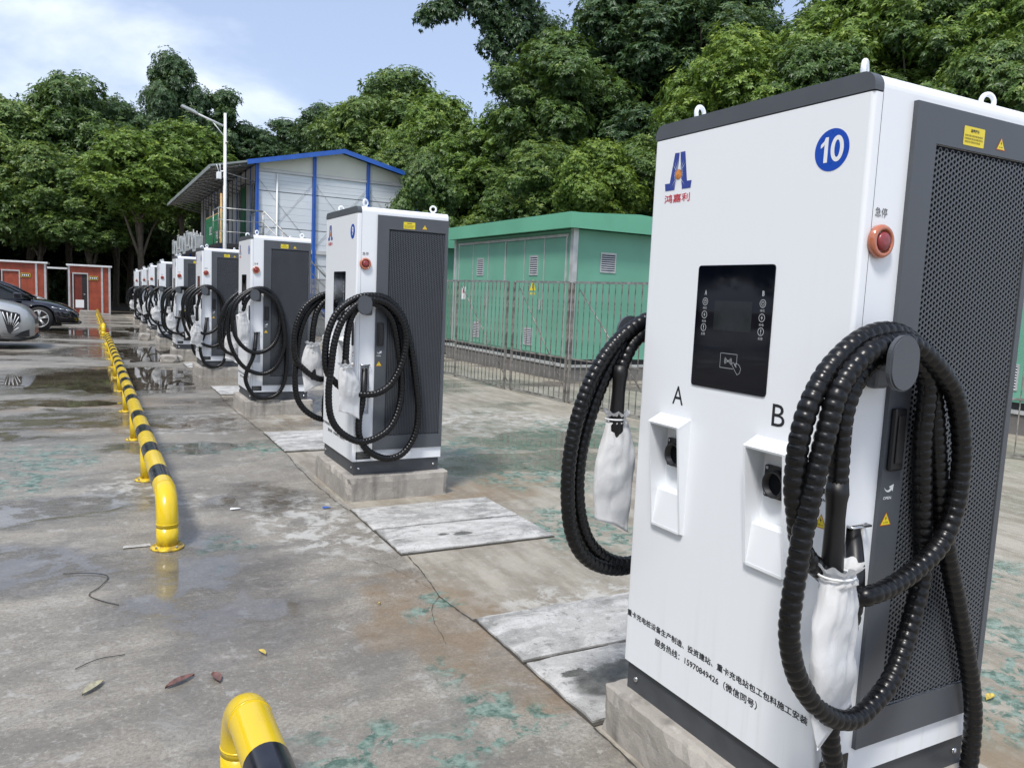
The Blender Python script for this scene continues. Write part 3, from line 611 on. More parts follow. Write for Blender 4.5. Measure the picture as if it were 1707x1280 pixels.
    def warning(mb, ca, cb, w, h, mp, mp2):
        poly(mb, [(ca - w / 2, cb), (ca + w / 2, cb), (ca, cb + h)], mp, 0)
        poly(mb, [(ca - w / 2 * .84, cb + h * .06), (ca + w / 2 * .84, cb + h * .06), (ca, cb + h * .9)], mp2, 1)
        mp3 = lambda a, b: tuple(np.array(mp2(a, b)) + (np.array(mp2(a, b)) - np.array(mp(a, b))))
        s_ = h * .5
        poly(mb, [(ca + .06 * s_, cb + h * .78), (ca - .16 * s_, cb + h * .50), (ca - .02 * s_, cb + h * .52), (ca - .06 * s_, cb + h * .34), (ca + .16 * s_, cb + h * .60), (ca + .02 * s_, cb + h * .58)], mp3, 2)
        fit_text(mb, '当心触电', ca - w * .22, ca + w * .22, cb + h * .19, cb + h * .28, mp3, 2)
    dec = MB()
    yl = rrect(.323, .408, 1.722, 1.768, .003); poly(dec, yl, side(.0128), 1)
    fit_text(dec, '温馨提示', .349, .384, 1.7545, 1.7625, side(.0134), 2, .02)
    r_ = random.Random(4)
    for k in range(3):
        x = .328; z = 1.7435 - .0075 * k
        while x < .400 - (.008 if k == 2 else 0):
            w_ = r_.choice((.0030, .0034)); g_ = r_.random()
            stroke(dec, [(x, z + .0036), (x + w_, z + .0036)], .0007, side(.0134), 2); stroke(dec, [(x, z + .0016), (x + w_, z + .0016)], .0007, side(.0134), 2); stroke(dec, [(x + w_ * g_, z), (x + w_ * g_, z + .005)], .0007, side(.0134), 2); x += .0043
    warning(dec, .480, 1.727, .038, .031, side(.0128), side(.0132)); warning(dec, .1695, .769, .042, .034, side(.0128), side(.0132))
    op = MB(); fit_text(op, 'OPEN', .152, .182, .836, .8435, side(.0128), 0, .02)
    def arrow(mb, ca, cb, s_, mp):
        n = 12; R1 = lambda t: 1.; R0 = lambda t: 1 - (.06 + .42 * t)
        for k in range(n):
            q = []
            for t, f_ in ((k / n, R1), ((k + 1) / n, R1), ((k + 1) / n, R0), (k / n, R0)):
                a_ = math.radians(195 + 120 * t); q.append((ca + s_ * f_(t) * math.cos(a_), cb + s_ * (.3 + f_(t) * math.sin(a_))))
            poly(mb, q, mp)
        a_ = math.radians(315); o_ = (ca + s_ * .76 * math.cos(a_), cb + s_ * (.3 + .76 * math.sin(a_))); tx, ty = math.cos(math.radians(50)), math.sin(math.radians(50))
        poly(mb, [(o_[0] + s_ * .62 * ty, o_[1] - s_ * .62 * tx), (o_[0] + s_ * .95 * tx, o_[1] + s_ * .95 * ty), (o_[0] - s_ * .62 * ty, o_[1] + s_ * .62 * tx)], mp)
    arrow(op, .169, .866, .0165, side(.0128))
    me_dec = dec.mesh('warning_labels', [M['label_orange'], M['label_yellow'], M['print_black']], fix=False); me_op = op.mesh('open_mark', M['print_white'], fix=False)
    for k in (0, 1):
        h_ = link('side_door', me_door, c); sc_o = tag(link('perforated_screen', me_scr, h_), kind='stuff')
        link('filter', me_back, h_); link('door_latch', me_lock, h_); tag(link('warning_labels', me_dec, h_), kind='stuff'); link('open_mark', me_op, h_)
        if k: h_.location = (0, W, 0); h_.scale = (1, -1, 1)
    # band below the side door
    for k, yy in ((0, 0), (1, W)):
        hook = MB()
        br = rbox(.058, .112, -.03, 0, 1.118, 1.225, .01); merge(hook, br)
        hook.tube([(.082, 0, 1.185), (.07, -.05, 1.185), (.032, -.112, 1.185)], .022, 12)
        ho = hook.build('cable_hook', M['grey'], c)
        pl = MB(); pp = [(x, z) for x, z in rrect(-.022, .078, 1.124, 1.252, .0499, 9)]
        pl.prism(pp, 'y', -.126, -.112); po = pl.build('hook_plate', M['grey'], ho); bm = bmesh.new(); bm.from_mesh(po.data); bmesh.ops.bevel(bm, geom=[e_ for e_ in bm.edges if abs(e_.verts[0].co.y - e_.verts[1].co.y) < 1e-5 and e_.verts[0].co.y < -.12], offset=.004, segments=2, affect='EDGES'); bm.to_mesh(po.data); bm.free()
        st = MB(); st.lathe([(.036, 0), (.0395, -.002), (.0395, -.012), (.036, -.017), (.029, -.019), (.027, -.016), (.026, -.006)], (.0585, 0, 1.466), 'y', 32); so = st.build('button_guard', M['orange_guard'], c)
        b2 = MB(); b2.lathe([(.012, -.001), (.012, -.010), (.021, -.011), (.0225, -.016), (.019, -.021), (.008, -.023)], (.0585, 0, 1.466), 'y', 28); b2.build('stop_button', M['red_button'], so)
        t = MB(); fit_text(t, '急停', .060 - .0215, .060 + .0215, 1.523, 1.545, side(.001), 0, .0); to = t.build('button_lettering', M['print_black'], c, fix=False)
        npl = MB(); poly(npl, rrect(.022, .130, .112, .166, .004), side(.0012)); no = npl.build('rating_plate', M['plastic_black'], c, fix=False)
        nt_ = MB()
        for q in range(5): stroke(nt_, [(.030, .156 - .009 * q), (.030 + (.05, .082, .07, .085, .045)[q], .156 - .009 * q)], .0016, side(.0018))
        nl = nt_.build('plate_print', M['galv'], no, fix=False)
        clip = MB(); clip.tube([(.040, -.004, .777), (.040, -.020, .777), (.105, -.020, .777), (.105, -.004, .777)], .0035, 8); co = clip.build('slot_clip', M['chrome'], c)
        if k:
            for o in (ho, so, to, no, co): o.location = (0, W, 0); o.scale = (1, -1, 1)
    # eyebolts
    ring = MB(); ring.lathe([(.024, 0), (.024, .005), (.014, .008), (.010, .014)], (0, 0, 0), 'z', 16)
    ring.tube([(.0205 * math.cos(2 * PI * k / 22), 0, .036 + .0205 * math.sin(2 * PI * k / 22)) for k in range(22)], .0068, 10, closed=True)
    me_r = ring.mesh('eyebolt', M['white'])
    for px, py, rz in ((.083, .10, .5), (.584, .10, -.3), (.083, .69, .25), (.584, .69, .9)): link('eyebolt', me_r, c, (px, py, H - .002), (0, 0, rz))
    # screen
    sm = MB(); sm.prism([(y, z) for y, z in rrect(.2525, .5485, 1.0615, 1.4135, .010)], 'x', -.003, .0); so = sm.build('screen', M['glass_black'], c)
    di = MB(); poly(di, rrect(.323, .470, 1.230, 1.313, .001), front(.0033)); di.build('display', M['lcd'], so, fix=False)
    ic = MB(); F_ = front(.0036)
    fit_text(ic, 'A', .5145, .5055, 1.3285, 1.3425, F_, 0, .03); fit_text(ic, 'B', .2905, .2825, 1.3295, 1.3435, F_, 0, .03)
    for ya in (.510, .286):
        for k, z in enumerate((1.3095, 1.2715, 1.2345)):
            disc(ic, ya, z, .0112, F_, 0, 28, .0094)
            if k == 0: disc(ic, ya, z, .0058, F_, 0, 20, .0044); stroke(ic, [(ya, z), (ya, z + .006)], .0016, F_)
            if k == 1: poly(ic, [(ya - .0016, z + .0065), (ya + .0045, z - .0008), (ya + .0004, z - .0002), (ya + .0016, z - .0065), (ya - .0045, z + .0012), (ya - .0004, z + .0008)], F_)
            if k == 2: stroke(ic, [(ya, z + .0062), (ya, z - .002)], .0028, F_); disc(ic, ya, z - .005, .0015, F_, 0, 8)
            fit_text(ic, ('待机', '充电', '告警')[k], ya + .0085, ya - .0085, z - .0225, z - .0150, F_, 0)
    cx_, cz_ = .400, 1.1455
    stroke(ic, [(.372, 1.137), (.366, 1.137 + .002), (.366, 1.166), (.431, 1.166), (.431, 1.125), (.378, 1.125)], .0011, F_)
    disc(ic, cx_, cz_, .0028, F_, 0, 12)
    for q, rad in enumerate((.007, .0105, .014)):
        for sg in (0, PI): stroke(ic, [(cx_ + rad * math.cos(sg + t), cz_ + rad * math.sin(sg + t)) for t in (-.75, -.4, 0, .4, .75)], .0013, F_)
    stroke(ic, [(.386, 1.139), (.372, 1.122), (.361, 1.110), (.352, 1.116), (.349, 1.128), (.356, 1.138), (.368, 1.142), (.374, 1.138), (.366, 1.130)], .0011, F_)
    stroke(ic, [(.386, 1.139), (.378, 1.143), (.366, 1.132)], .0011, F_)
    tag(ic.build('screen_icons', M['icon_grey'], so, fix=False), kind='stuff')
    # holsters
    for nm, (ya, yb) in (('A', HA), ('B', HB)):
        t_ = .008; h = MB()
        zt_, zf, zbm = .956, .932, .602; dt, db = .047, .013
        for yy in (ya, yb - t_): h.prism([(0, zt_ - .004), (0, zbm - .004), (-db, zbm), (-dt, zf)], 'y', yy, yy + t_)
        h.add([(0, ya - .0004, zt_), (0, yb + .0004, zt_), (-dt, yb + .0004, zf), (-dt, ya - .0004, zf), (0, ya - .0004, zt_ - .007), (0, yb + .0004, zt_ - .007), (-dt + .002, yb + .0004, zf - .006), (-dt + .002, ya - .0004, zf - .006)],
              [(0, 1, 2, 3), (4, 5, 6, 7), (2, 3, 7, 6), (1, 2, 6, 5), (0, 3, 7, 4)])
        h.box(-db, 0, ya + t_, yb - t_, zbm - .003, zbm + .005)
        h.add([(-db + .001, ya + t_, zbm + .005), (-db + .001, yb - t_, zbm + .005), (-.0, yb - t_, .714), (.0, ya + t_, .714), (.0285, yb - t_, .722), (.0285, ya + t_, .722)], [(0, 1, 2, 3), (3, 2, 4, 5)])
        ho = h.build('gun_holster', M['white'], c)
        yc = (ya + yb) / 2 + .004
        sk = MB(); sk.prism([(y, z) for y, z in rrect(yc - .047, yc + .047, .793, .880, .006)], 'x', .020, .0285)
        sk.lathe([(.030, 0), (.036, 0), (.036, -.020), (.031, -.020), (.031, .0)], (.020, yc, .834), 'x', 28); sk.build('gun_socket', M['plastic_black'], ho)
        ho2 = MB(); disc(ho2, yc, .834, .030, front(-.0198), 0, 28); ho2.build('socket_hole', M['black_back'], ho, fix=False)
        for (dy, dz) in ((.039, .036), (-.039, .036), (.039, -.033), (-.039, -.033)):
            MB().lathe([(.0045, 0), (.0045, -.002), (.003, -.003)], (.020, yc + dy, .836 + dz), 'x', 10).build('screw', M['chrome'], ho)
    # print on the front
    F0 = front(.0007)
    t = MB(); fit_text(t, 'A', .630, .581, .9925, 1.049, F0, 0); t.build('letter_mark', M['print_black'], c, fix=False)
    t = MB(); fit_text(t, 'B', .226, .182, .9905, 1.049, F0, 0); t.build('letter_mark', M['print_black'], c, fix=False)
    t = MB(); bold_text(t, '重卡充电桩设备生产制造、投资建站、重卡充电站包工包料施工安装', .786, .028, .2535, .2745, .0007); tag(t.build('front_lettering', M['print_black'], c, fix=False), kind='stuff')
    t = MB(); bold_text(t, '服务热线：15970849426（微信同号）', .636, .196, .2095, .2335, .0007); tag(t.build('front_lettering', M['print_black'], c, fix=False), kind='stuff')
    lk = MB(); b = rbox(-.010, .0, .030, .056, .905, 1.07, .004); b.build('front_latch', M['plastic_black'], c)
    o = MB(); fit_text(o, 'OPEN', .060, .034, .8315, .8385, F0, 0, .02); 
    arr = MB(); arrow(arr, 0, 0, .0145, lambda a, b_: (-.0007, .046 - a, .860 + b_)); merge(o, arr); tag(o.build('front_open_mark', M['print_black'], c, fix=False), kind='stuff')
    w_ = MB(); warning(w_, .042, .764, .038, .036, front(.0007), front(.0011)); tag(w_.build('front_warning', [M['label_orange'], M['label_yellow'], M['print_black']], c, fix=False), kind='stuff')
    # emblem
    lg = MB(); F1 = front(.0008)
    poly(lg, [(.694, 1.756), (.673, 1.755), (.676, 1.712), (.680, 1.690), (.687, 1.645), (.730, 1.645), (.734, 1.667), (.711, 1.667)], F1, 0)
    poly(lg, [(.669, 1.756), (.647, 1.756), (.631, 1.667), (.610, 1.667), (.613, 1.645), (.652, 1.645), (.661, 1.690), (.664, 1.712)], F1, 0)
    F15 = front(.0011)
    for k in range(26):
        t_ = 2 * PI * (k + .5) / 26; L_ = .048 if abs(math.cos(t_)) < .75 else .022
        a_, b_ = .6715 + L_ * math.cos(t_), 1.690 + L_ * math.sin(t_)
        if b_ < 1.648 : b_ = 1.648
        poly(lg, [(.6715 + .017 * math.cos(t_ + .05), 1.690 + .017 * math.sin(t_ + .05)), (.6715 + .017 * math.cos(t_ - .05), 1.690 + .017 * math.sin(t_ - .05)), (a_, b_)], F15, 1)
    disc(lg, .6715, 1.690, .0150, front(.0014), 2, 28)
    lg.build('emblem', [M['logo_blue'], M['print_white'], M['logo_orange']], c, fix=False)
    t = MB(); bold_text(t, '鸿嘉利', .731, .614, 1.607, 1.632, .0007, .0004); tag(t.build('emblem_lettering', M['print_red'], c, fix=False), kind='stuff')
    return c
def number_disc(n, c):
    d = MB(); disc(d, .1065, 1.685, .0505, front(.0007), 0, 48)
    s = str(n)
    if len(s) == 2:
        mp = front(.0012); poly(d, [(.1395, 1.7005), (.1395, 1.6915), (.1325, 1.6955), (.1285, 1.7000), (.1285, 1.6560), (.1175, 1.6560), (.1175, 1.7165), (.1265, 1.7165), (.1300, 1.7080)], mp, 1)
        n_ = 30; ring = [(.0905 + a * math.cos(2 * PI * k / n_) * (1), 1.6865 + b_ * math.sin(2 * PI * k / n_)) for k in range(n_) for a, b_ in ((.0190, .0310), (.0080, .0205))]
        d.add([mp(*q) for q in ring], [(2 * k, 2 * ((k + 1) % n_), 2 * ((k + 1) % n_) + 1, 2 * k + 1) for k in range(n_)], 1)
    else: fit_text(d, s, .1235, .0885, 1.6555, 1.7175, front(.0012), 1, .03)
    return d.build('number_disc', [M['print_blue'], M['print_white']], c, fix=False)
P10=[(0.092,0.02,0.757),(0.062,-0.015,0.713),(0.04,-0.04,0.656),(0.025,-0.05,0.579),(-0.0,-0.05,0.493),(-0.015,-0.05,0.405),(-0.019,-0.05,0.314),(0.007,-0.05,0.206),(0.076,-0.05,0.085),(0.223,-0.05,-0.024),(0.421,-0.05,-0.091),(0.551,-0.05,-0.067),(0.586,-0.05,0.032),(0.583,-0.05,0.177),(0.554,-0.05,0.289),(0.5,-0.05,0.42),(0.444,-0.05,0.547),(0.394,-0.05,0.653),(0.341,-0.05,0.779),(0.296,-0.05,0.939),(0.252,-0.05,1.097),(0.194,-0.05,1.199),(0.106,-0.06,1.246),(0.034,-0.06,1.257),(-0.032,-0.06,1.244),(-0.088,-0.06,1.215),(-0.146,-0.06,1.167),(-0.184,-0.06,1.112),(-0.206,-0.06,1.061),(-0.218,-0.06,1.006),(-0.221,-0.06,0.95),(-0.22,-0.06,0.902),(-0.204,-0.06,0.84),(-0.178,-0.05,0.781),(-0.148,-0.05,0.735),(-0.094,-0.05,0.696),(-0.026,-0.05,0.646),(0.004,-0.07,0.626),(0.03,-0.09,0.636),(0.105,-0.09,0.646),(0.191,-0.09,0.675),(0.277,-0.09,0.727),(0.319,-0.09,0.8),(0.333,-0.09,0.884),(0.325,-0.09,0.984),(0.279,-0.09,1.102),(0.208,-0.09,1.168),(0.141,-0.085,1.214),(0.079,-0.08,1.236),(0.017,-0.08,1.231),(-0.043,-0.09,1.217),(-0.092,-0.09,1.185),(-0.128,-0.09,1.15),(-0.151,-0.09,1.107),(-0.164,-0.09,1.056),(-0.177,-0.09,1.001),(-0.19,-0.09,0.947),(-0.202,-0.09,0.888),(-0.211,-0.09,0.829),(-0.214,-0.09,0.824),(-0.223,-0.09,0.743),(-0.232,-0.09,0.649),(-0.229,-0.09,0.572),(-0.196,-0.09,0.482),(-0.134,-0.09,0.404),(-0.067,-0.09,0.353),(0.009,-0.09,0.329),(0.078,-0.085,0.344),(0.163,-0.075,0.392),(0.229,-0.06,0.48),(0.271,-0.05,0.573),(0.29,-0.045,0.648),(0.262,-0.045,0.824),(0.229,-0.05,0.981),(0.21,-0.06,1.134),(0.153,-0.06,1.195),(0.111,-0.06,1.214),(0.047,-0.06,1.207),(-0.011,-0.06,1.183),(-0.054,-0.06,1.138),(-0.077,-0.06,1.089),(-0.085,-0.06,1.036),(-0.083,-0.06,0.974),(-0.08,-0.06,0.912),(-0.079,-0.06,0.882),(-0.072,-0.06,0.686)]
P9=[(0.08,0.02,0.743),(0.061,-0.03,0.643),(0.045,-0.05,0.523),(0.025,-0.05,0.401),(0.033,-0.05,0.277),(0.103,-0.05,0.175),(0.233,-0.05,0.119),(0.355,-0.05,0.152),(0.437,-0.05,0.276),(0.46,-0.05,0.44),(0.434,-0.05,0.659),(0.388,-0.05,0.892),(0.325,-0.05,1.104),(0.217,-0.06,1.223),(0.108,-0.06,1.253),(-0.015,-0.06,1.231),(-0.135,-0.06,1.143),(-0.2,-0.06,1.006),(-0.219,-0.06,0.854),(-0.204,-0.06,0.736),(-0.139,-0.05,0.657),(-0.051,-0.05,0.595),(0.032,-0.07,0.579),(0.133,-0.09,0.588),(0.223,-0.09,0.64),(0.285,-0.09,0.736),(0.327,-0.09,0.86),(0.332,-0.09,1.001),(0.282,-0.09,1.122),(0.189,-0.09,1.205),(0.081,-0.09,1.227),(-0.006,-0.09,1.199),(-0.108,-0.09,1.094),(-0.165,-0.09,0.942),(-0.187,-0.09,0.756),(-0.2,-0.09,0.586),(-0.18,-0.09,0.431),(-0.109,-0.09,0.325),(0.016,-0.09,0.258),(0.141,-0.09,0.279),(0.253,-0.08,0.362),(0.32,-0.06,0.536),(0.317,-0.05,0.75),(0.283,-0.05,0.962),(0.238,-0.06,1.102),(0.145,-0.06,1.189),(0.038,-0.06,1.199),(-0.039,-0.06,1.12),(-0.071,-0.06,0.992),(-0.08,-0.06,0.838),(-0.079,-0.06,0.787),(-0.06,-0.06,0.492)]
P8=[(0.069,0.02,0.774),(0.053,-0.03,0.661),(0.025,-0.05,0.501),(-0.034,-0.05,0.358),(-0.051,-0.05,0.233),(0.019,-0.05,0.088),(0.141,-0.05,0.031),(0.291,-0.05,0.073),(0.378,-0.05,0.246),(0.392,-0.05,0.593),(0.362,-0.05,0.865),(0.306,-0.05,1.097),(0.197,-0.06,1.235),(0.076,-0.06,1.265),(-0.076,-0.06,1.206),(-0.193,-0.06,1.08),(-0.241,-0.06,0.869),(-0.224,-0.06,0.66),(-0.139,-0.06,0.466),(-0.019,-0.06,0.35),(0.135,-0.07,0.314),(0.27,-0.09,0.397),(0.356,-0.09,0.632),(0.335,-0.09,0.92),(0.244,-0.09,1.149),(0.071,-0.09,1.248),(-0.047,-0.09,1.208),(-0.164,-0.09,1.082),(-0.205,-0.09,0.907),(-0.162,-0.09,0.715),(-0.043,-0.09,0.579),(0.094,-0.09,0.555),(0.234,-0.08,0.639),(0.307,-0.06,0.81),(0.307,-0.05,1.025),(0.233,-0.06,1.183),(0.077,-0.06,1.23),(-0.042,-0.06,1.138),(-0.083,-0.06,1.014),(-0.091,-0.06,0.926),(-0.09,-0.06,0.732)]

F10 = [(.092, .02, .757), (.085, -.02, .70), (.12, -.05, .58), (.20, -.05, .42), (.30, -.05, .30), (.42, -.05, .22), (.53, -.05, .27), (.56, -.05, .42), (.50, -.05, .62), (.40, -.05, .85), (.28, -.05, 1.08), (.18, -.06, 1.20), (.085, -.06, 1.247), (-.0, -.06, 1.215), (-.085, -.06, 1.145), (-.155, -.06, 1.04), (-.20, -.06, .92), (-.222, -.06, .79), (-.222, -.06, .66), (-.20, -.06, .54), (-.15, -.06, .455), (-.06, -.07, .40), (.06, -.09, .375), (.19, -.09, .41), (.29, -.09, .52), (.33, -.09, .70), (.32, -.09, .92), (.25, -.09, 1.10), (.15, -.09, 1.195), (.07, -.09, 1.205), (-.01, -.09, 1.16), (-.075, -.09, 1.06), (-.125, -.09, .94), (-.16, -.09, .80), (-.165, -.09, .67), (-.14, -.09, .55), (-.09, -.09, .465), (.0, -.09, .405), (.09, -.08, .40), (.19, -.07, .47), (.26, -.06, .62), (.28, -.05, .82), (.25, -.05, 1.02), (.18, -.06, 1.15), (.085, -.06, 1.205), (.01, -.06, 1.17), (-.03, -.06, 1.10), (-.042, -.06, 1.06), (-.048, -.06, .86)]
PITCH = .0235
def cable_mesh(path, jit, seed, seg=12, mirror=False, rings=6):
    r = random.Random(seed)
    pts = [(x, y, z) for x, y, z in path]
    if jit:
        ph = [r.uniform(0, 6.3) for _ in range(6)]; kx = 1 + r.uniform(-.08, .05); kz = r.uniform(.9, 1.04)
        pts = [(.07 + (x - .07) * kx + (jit * math.sin(i * .35 + ph[0]) if 3 < i < len(pts) - 2 else 0), y, 1.2 + (z - 1.2) * (kz if i > 1 else 1) + (jit * math.sin(i * .28 + ph[1]) if 3 < i < len(pts) - 2 else 0)) for i, (x, y, z) in enumerate(pts)]
    R = .0242; gun = pts[-2:]
    body = pts[:-1]
    P = catmull(body, PITCH / rings); m = MB()
    # lengths: first part smooth boot, the rest beads
    boot = max(8, int(.20 / (PITCH / rings)))
    rr = []
    for i in range(len(P)):
        ph_ = (i % rings) / rings; rad = R * (.81 + .19 * max(0, math.sin(PI * (ph_ * .96 + .02))) ** .38)
        rr.append(rad)
    P1 = P[boot:]; m.tube(P1, rr[boot:], seg, 0)
    b = MB(); b.tube(P[:boot + 2], [.019 + .005 * i / boot for i in range(boot + 2)], seg, 0)
    # connector handle
    a, z_ = Vector(gun[0]), Vector(gun[1]); dr = (z_ - a).normalized(); gunm = MB()
    gunm.tube([a + dr * q for q in (-.03, 0, .02, .06, .12, .19, .21)], [.024, .027, .0235, .022, .024, .026, .018], 16)
    return m, b, gunm
cable_cache = {}
def add_cable(c, key, path, jit, seed, seg, far):
    if key not in cable_cache:
        m, b, gn = cable_mesh(path, jit, seed, seg, rings=6 if seg > 9 else 3)
        cable_cache[key] = (m.mesh('charging_cable', M['rubber']), b.mesh('cable_boot', M['smooth_rubber']), gn.mesh('connector_handle', M['smooth_rubber']))
    a, b, g_ = cable_cache[key]
    o = link('charging_cable', a, c); link('cable_boot', b, o); link('connector_handle', g_, o)
    if far: o.location = (0, W, 0); o.scale = (1, -1, 1)
    return o
def bag_mesh(hgt, w0, w1, seed, tilt=0.):
    from mathutils import noise
    r = random.Random(seed); n = 56; rows = 42; m = MB(); ph = [r.uniform(0, 6.3) for _ in range(8)]; O_ = Vector((seed * 3.1, seed * 1.7, 0))
    for j in range(rows):
        t = j / (rows - 1); z = .022 - hgt * t
        if t < .045: w = w0 * (1.2 - 5 * t)
        elif t < .08: w = w0 * .80
        else: u = (t - .08) / .92; w = w0 * .9 + (w1 - w0 * .9) * min(1, u * 2.6) ** .7 - w1 * .10 * max(0, u - .55) / .45
        th = max(.005, w * (.85 if t < .1 else .85 * (1 - (t - .1) / .9) ** .8 * .62 + .02))
        gath = max(0, 1 - t * 2.2)
        for k in range(n):
            a = 2 * PI * k / n; ca, sa = math.cos(a), math.sin(a)
            q = Vector((ca * 2.6 + .6 * t, sa * 2.6, t * 1.3)) + O_
            q = Vector((ca * 1.5 + .9 * t, sa * 1.5 - .5 * t, t * 2.1)) + O_; rid = (1 - abs(noise.noise(q)) * 2.6) * .5 + (1 - abs(noise.noise(q * 2.7)) * 2.6) * .22
            q2 = Vector((ca * .9, sa * .9 + 2 * t, t * 5.5)) + O_; cr_ = 1 - abs(noise.noise(q2)) * 3.2
            disp = gath * .075 * math.sin(11 * a + ph[0] + 1.5 * math.sin(3 * a)) * 1.3 + (rid - .35) * (.22 + .10 * t) + cr_ * .05
            sx = w * ca * (1 + disp * .35); sy = (th * (1 + disp) + .007 * disp * (1 if t > .1 else 0)) * sa
            sag = (.030 * (ca if seed % 2 else -ca) + .012 * abs(ca)) * max(0, t - .5) * 2
            m.v.append((sx + tilt * t * hgt + .008 * math.sin(5 * t + ph[5]), sy + .010 * noise.noise(q2 * .7) * t * 2, z - sag + (.005 * math.sin(9 * a + ph[4]) if t < .03 else 0)))
    for j in range(rows - 1):
        for k in range(n): l = (k + 1) % n; m.f.append((j * n + k, j * n + l, (j + 1) * n + l, (j + 1) * n + k)); m.m.append(0); m.sm.append(True)
    m.f.append(tuple((rows - 1) * n + k for k in range(n))); m.m.append(0); m.sm.append(False)
    return m.mesh('connector_bag', M['bag'])
def drawstring(parent, w0):
    s = MB(); s.tube([(w0 * .90 * math.cos(2 * PI * k / 16), w0 * .80 * math.sin(2 * PI * k / 16), -.004) for k in range(16)], .003, 6, closed=True); s.build('drawstring', M['print_white'], parent)
cab = build_cabinet()
P0 = .1674
def cab_y(n): return {10: 1.2602, 9: 5.2517, 8: 9.1488}.get(n, 9.1488 + (8 - n) * 3.965)
xo = {10: 0, 9: .0163, 8: .0036, 7: -.03, 6: -.04, 5: -.05, 4: -.03, 3: .0, 2: -.03}
look = {10: 'nearest, largest charging cabinet, blue disc reading 10, cropped by the right edge', 9: 'second nearest charging cabinet, disc reading 9, left of the green cabin', 8: 'third nearest charging cabinet, below the blue trimmed white building',
        7: 'fourth charging cabinet of the row, at the foot of the white lamp pole', 6: 'fifth charging cabinet of the row, just left of the lamp pole', 5: 'sixth charging cabinet of the row, below the air conditioners',
        4: 'seventh charging cabinet of the row, third from its far end', 3: 'eighth charging cabinet, last but one against the dark trees', 2: 'last and smallest looking charging cabinet at the far end of the row'}
nth = {10: 'nearest', 9: 'second nearest', 8: 'third nearest', 7: 'fourth', 6: 'fifth', 5: 'sixth', 4: 'seventh', 3: 'last but one', 2: 'farthest'}
protos = {}
for n in range(10, 1, -1):
    c = cab if n == 10 else None
    protos[n] = c
for n in range(9, 1, -1): protos[n] = copy_tree(cab)
plinth_seed = 0
def plinth(n, x, y, z):
    r = random.Random(90 + n); bm = bmesh.new(); bmesh.ops.create_cube(bm, size=1)
    mg = .05
    for v in bm.verts: v.co = Vector(((D / 2) + v.co.x * (D + 2 * mg), W / 2 + v.co.y * (W + 2 * mg), (P0 + .08) / 2 - .08 + v.co.z * (P0 + .08)))
    bmesh.ops.bevel(bm, geom=bm.edges[:], offset=.008, segments=1, affect='EDGES'); bmesh.ops.subdivide_edges(bm, edges=[e for e in bm.edges if e.calc_length() > .3], cuts=24, use_grid_fill=True)
    bmesh.ops.subdivide_edges(bm, edges=[e for e in bm.edges if e.calc_length() > .1], cuts=5, use_grid_fill=True)
    from mathutils import noise
    for v in bm.verts:
        q = noise.noise_vector(v.co * 9 + Vector((n * 3, 0, 0))) * .006 + noise.noise_vector(v.co * 40) * .0035
        edge = sum((v.co.x < -mg + .015 or v.co.x > D + mg - .015, v.co.y < -mg + .015 or v.co.y > W + mg - .015, v.co.z > P0 - .015))
        if v.co.z > P0 - .004 and 0 < v.co.x < D and 0 < v.co.y < W: q *= 0
        if edge >= 2:
            k = noise.noise(v.co * 14 + Vector((n, 5, 0)));
            q += (Vector((D / 2, W / 2, P0 / 2)) - v.co).normalized() * (max(0, k) * .035 + .004)
        q.z = min(q.z, 0) if v.co.z > P0 - .01 else q.z
        v.co += q
    me = bpy.data.meshes.new('concrete_plinth'); bm.to_mesh(me); bm.free(); me.materials.append(M['plinth'])
    o = link('concrete_plinth', me, loc=(x, y, z)); return tag(o, 'rough grey concrete plinth under the %s charging cabinet' % nth[n], 'plinth', 'concrete plinths under the chargers')
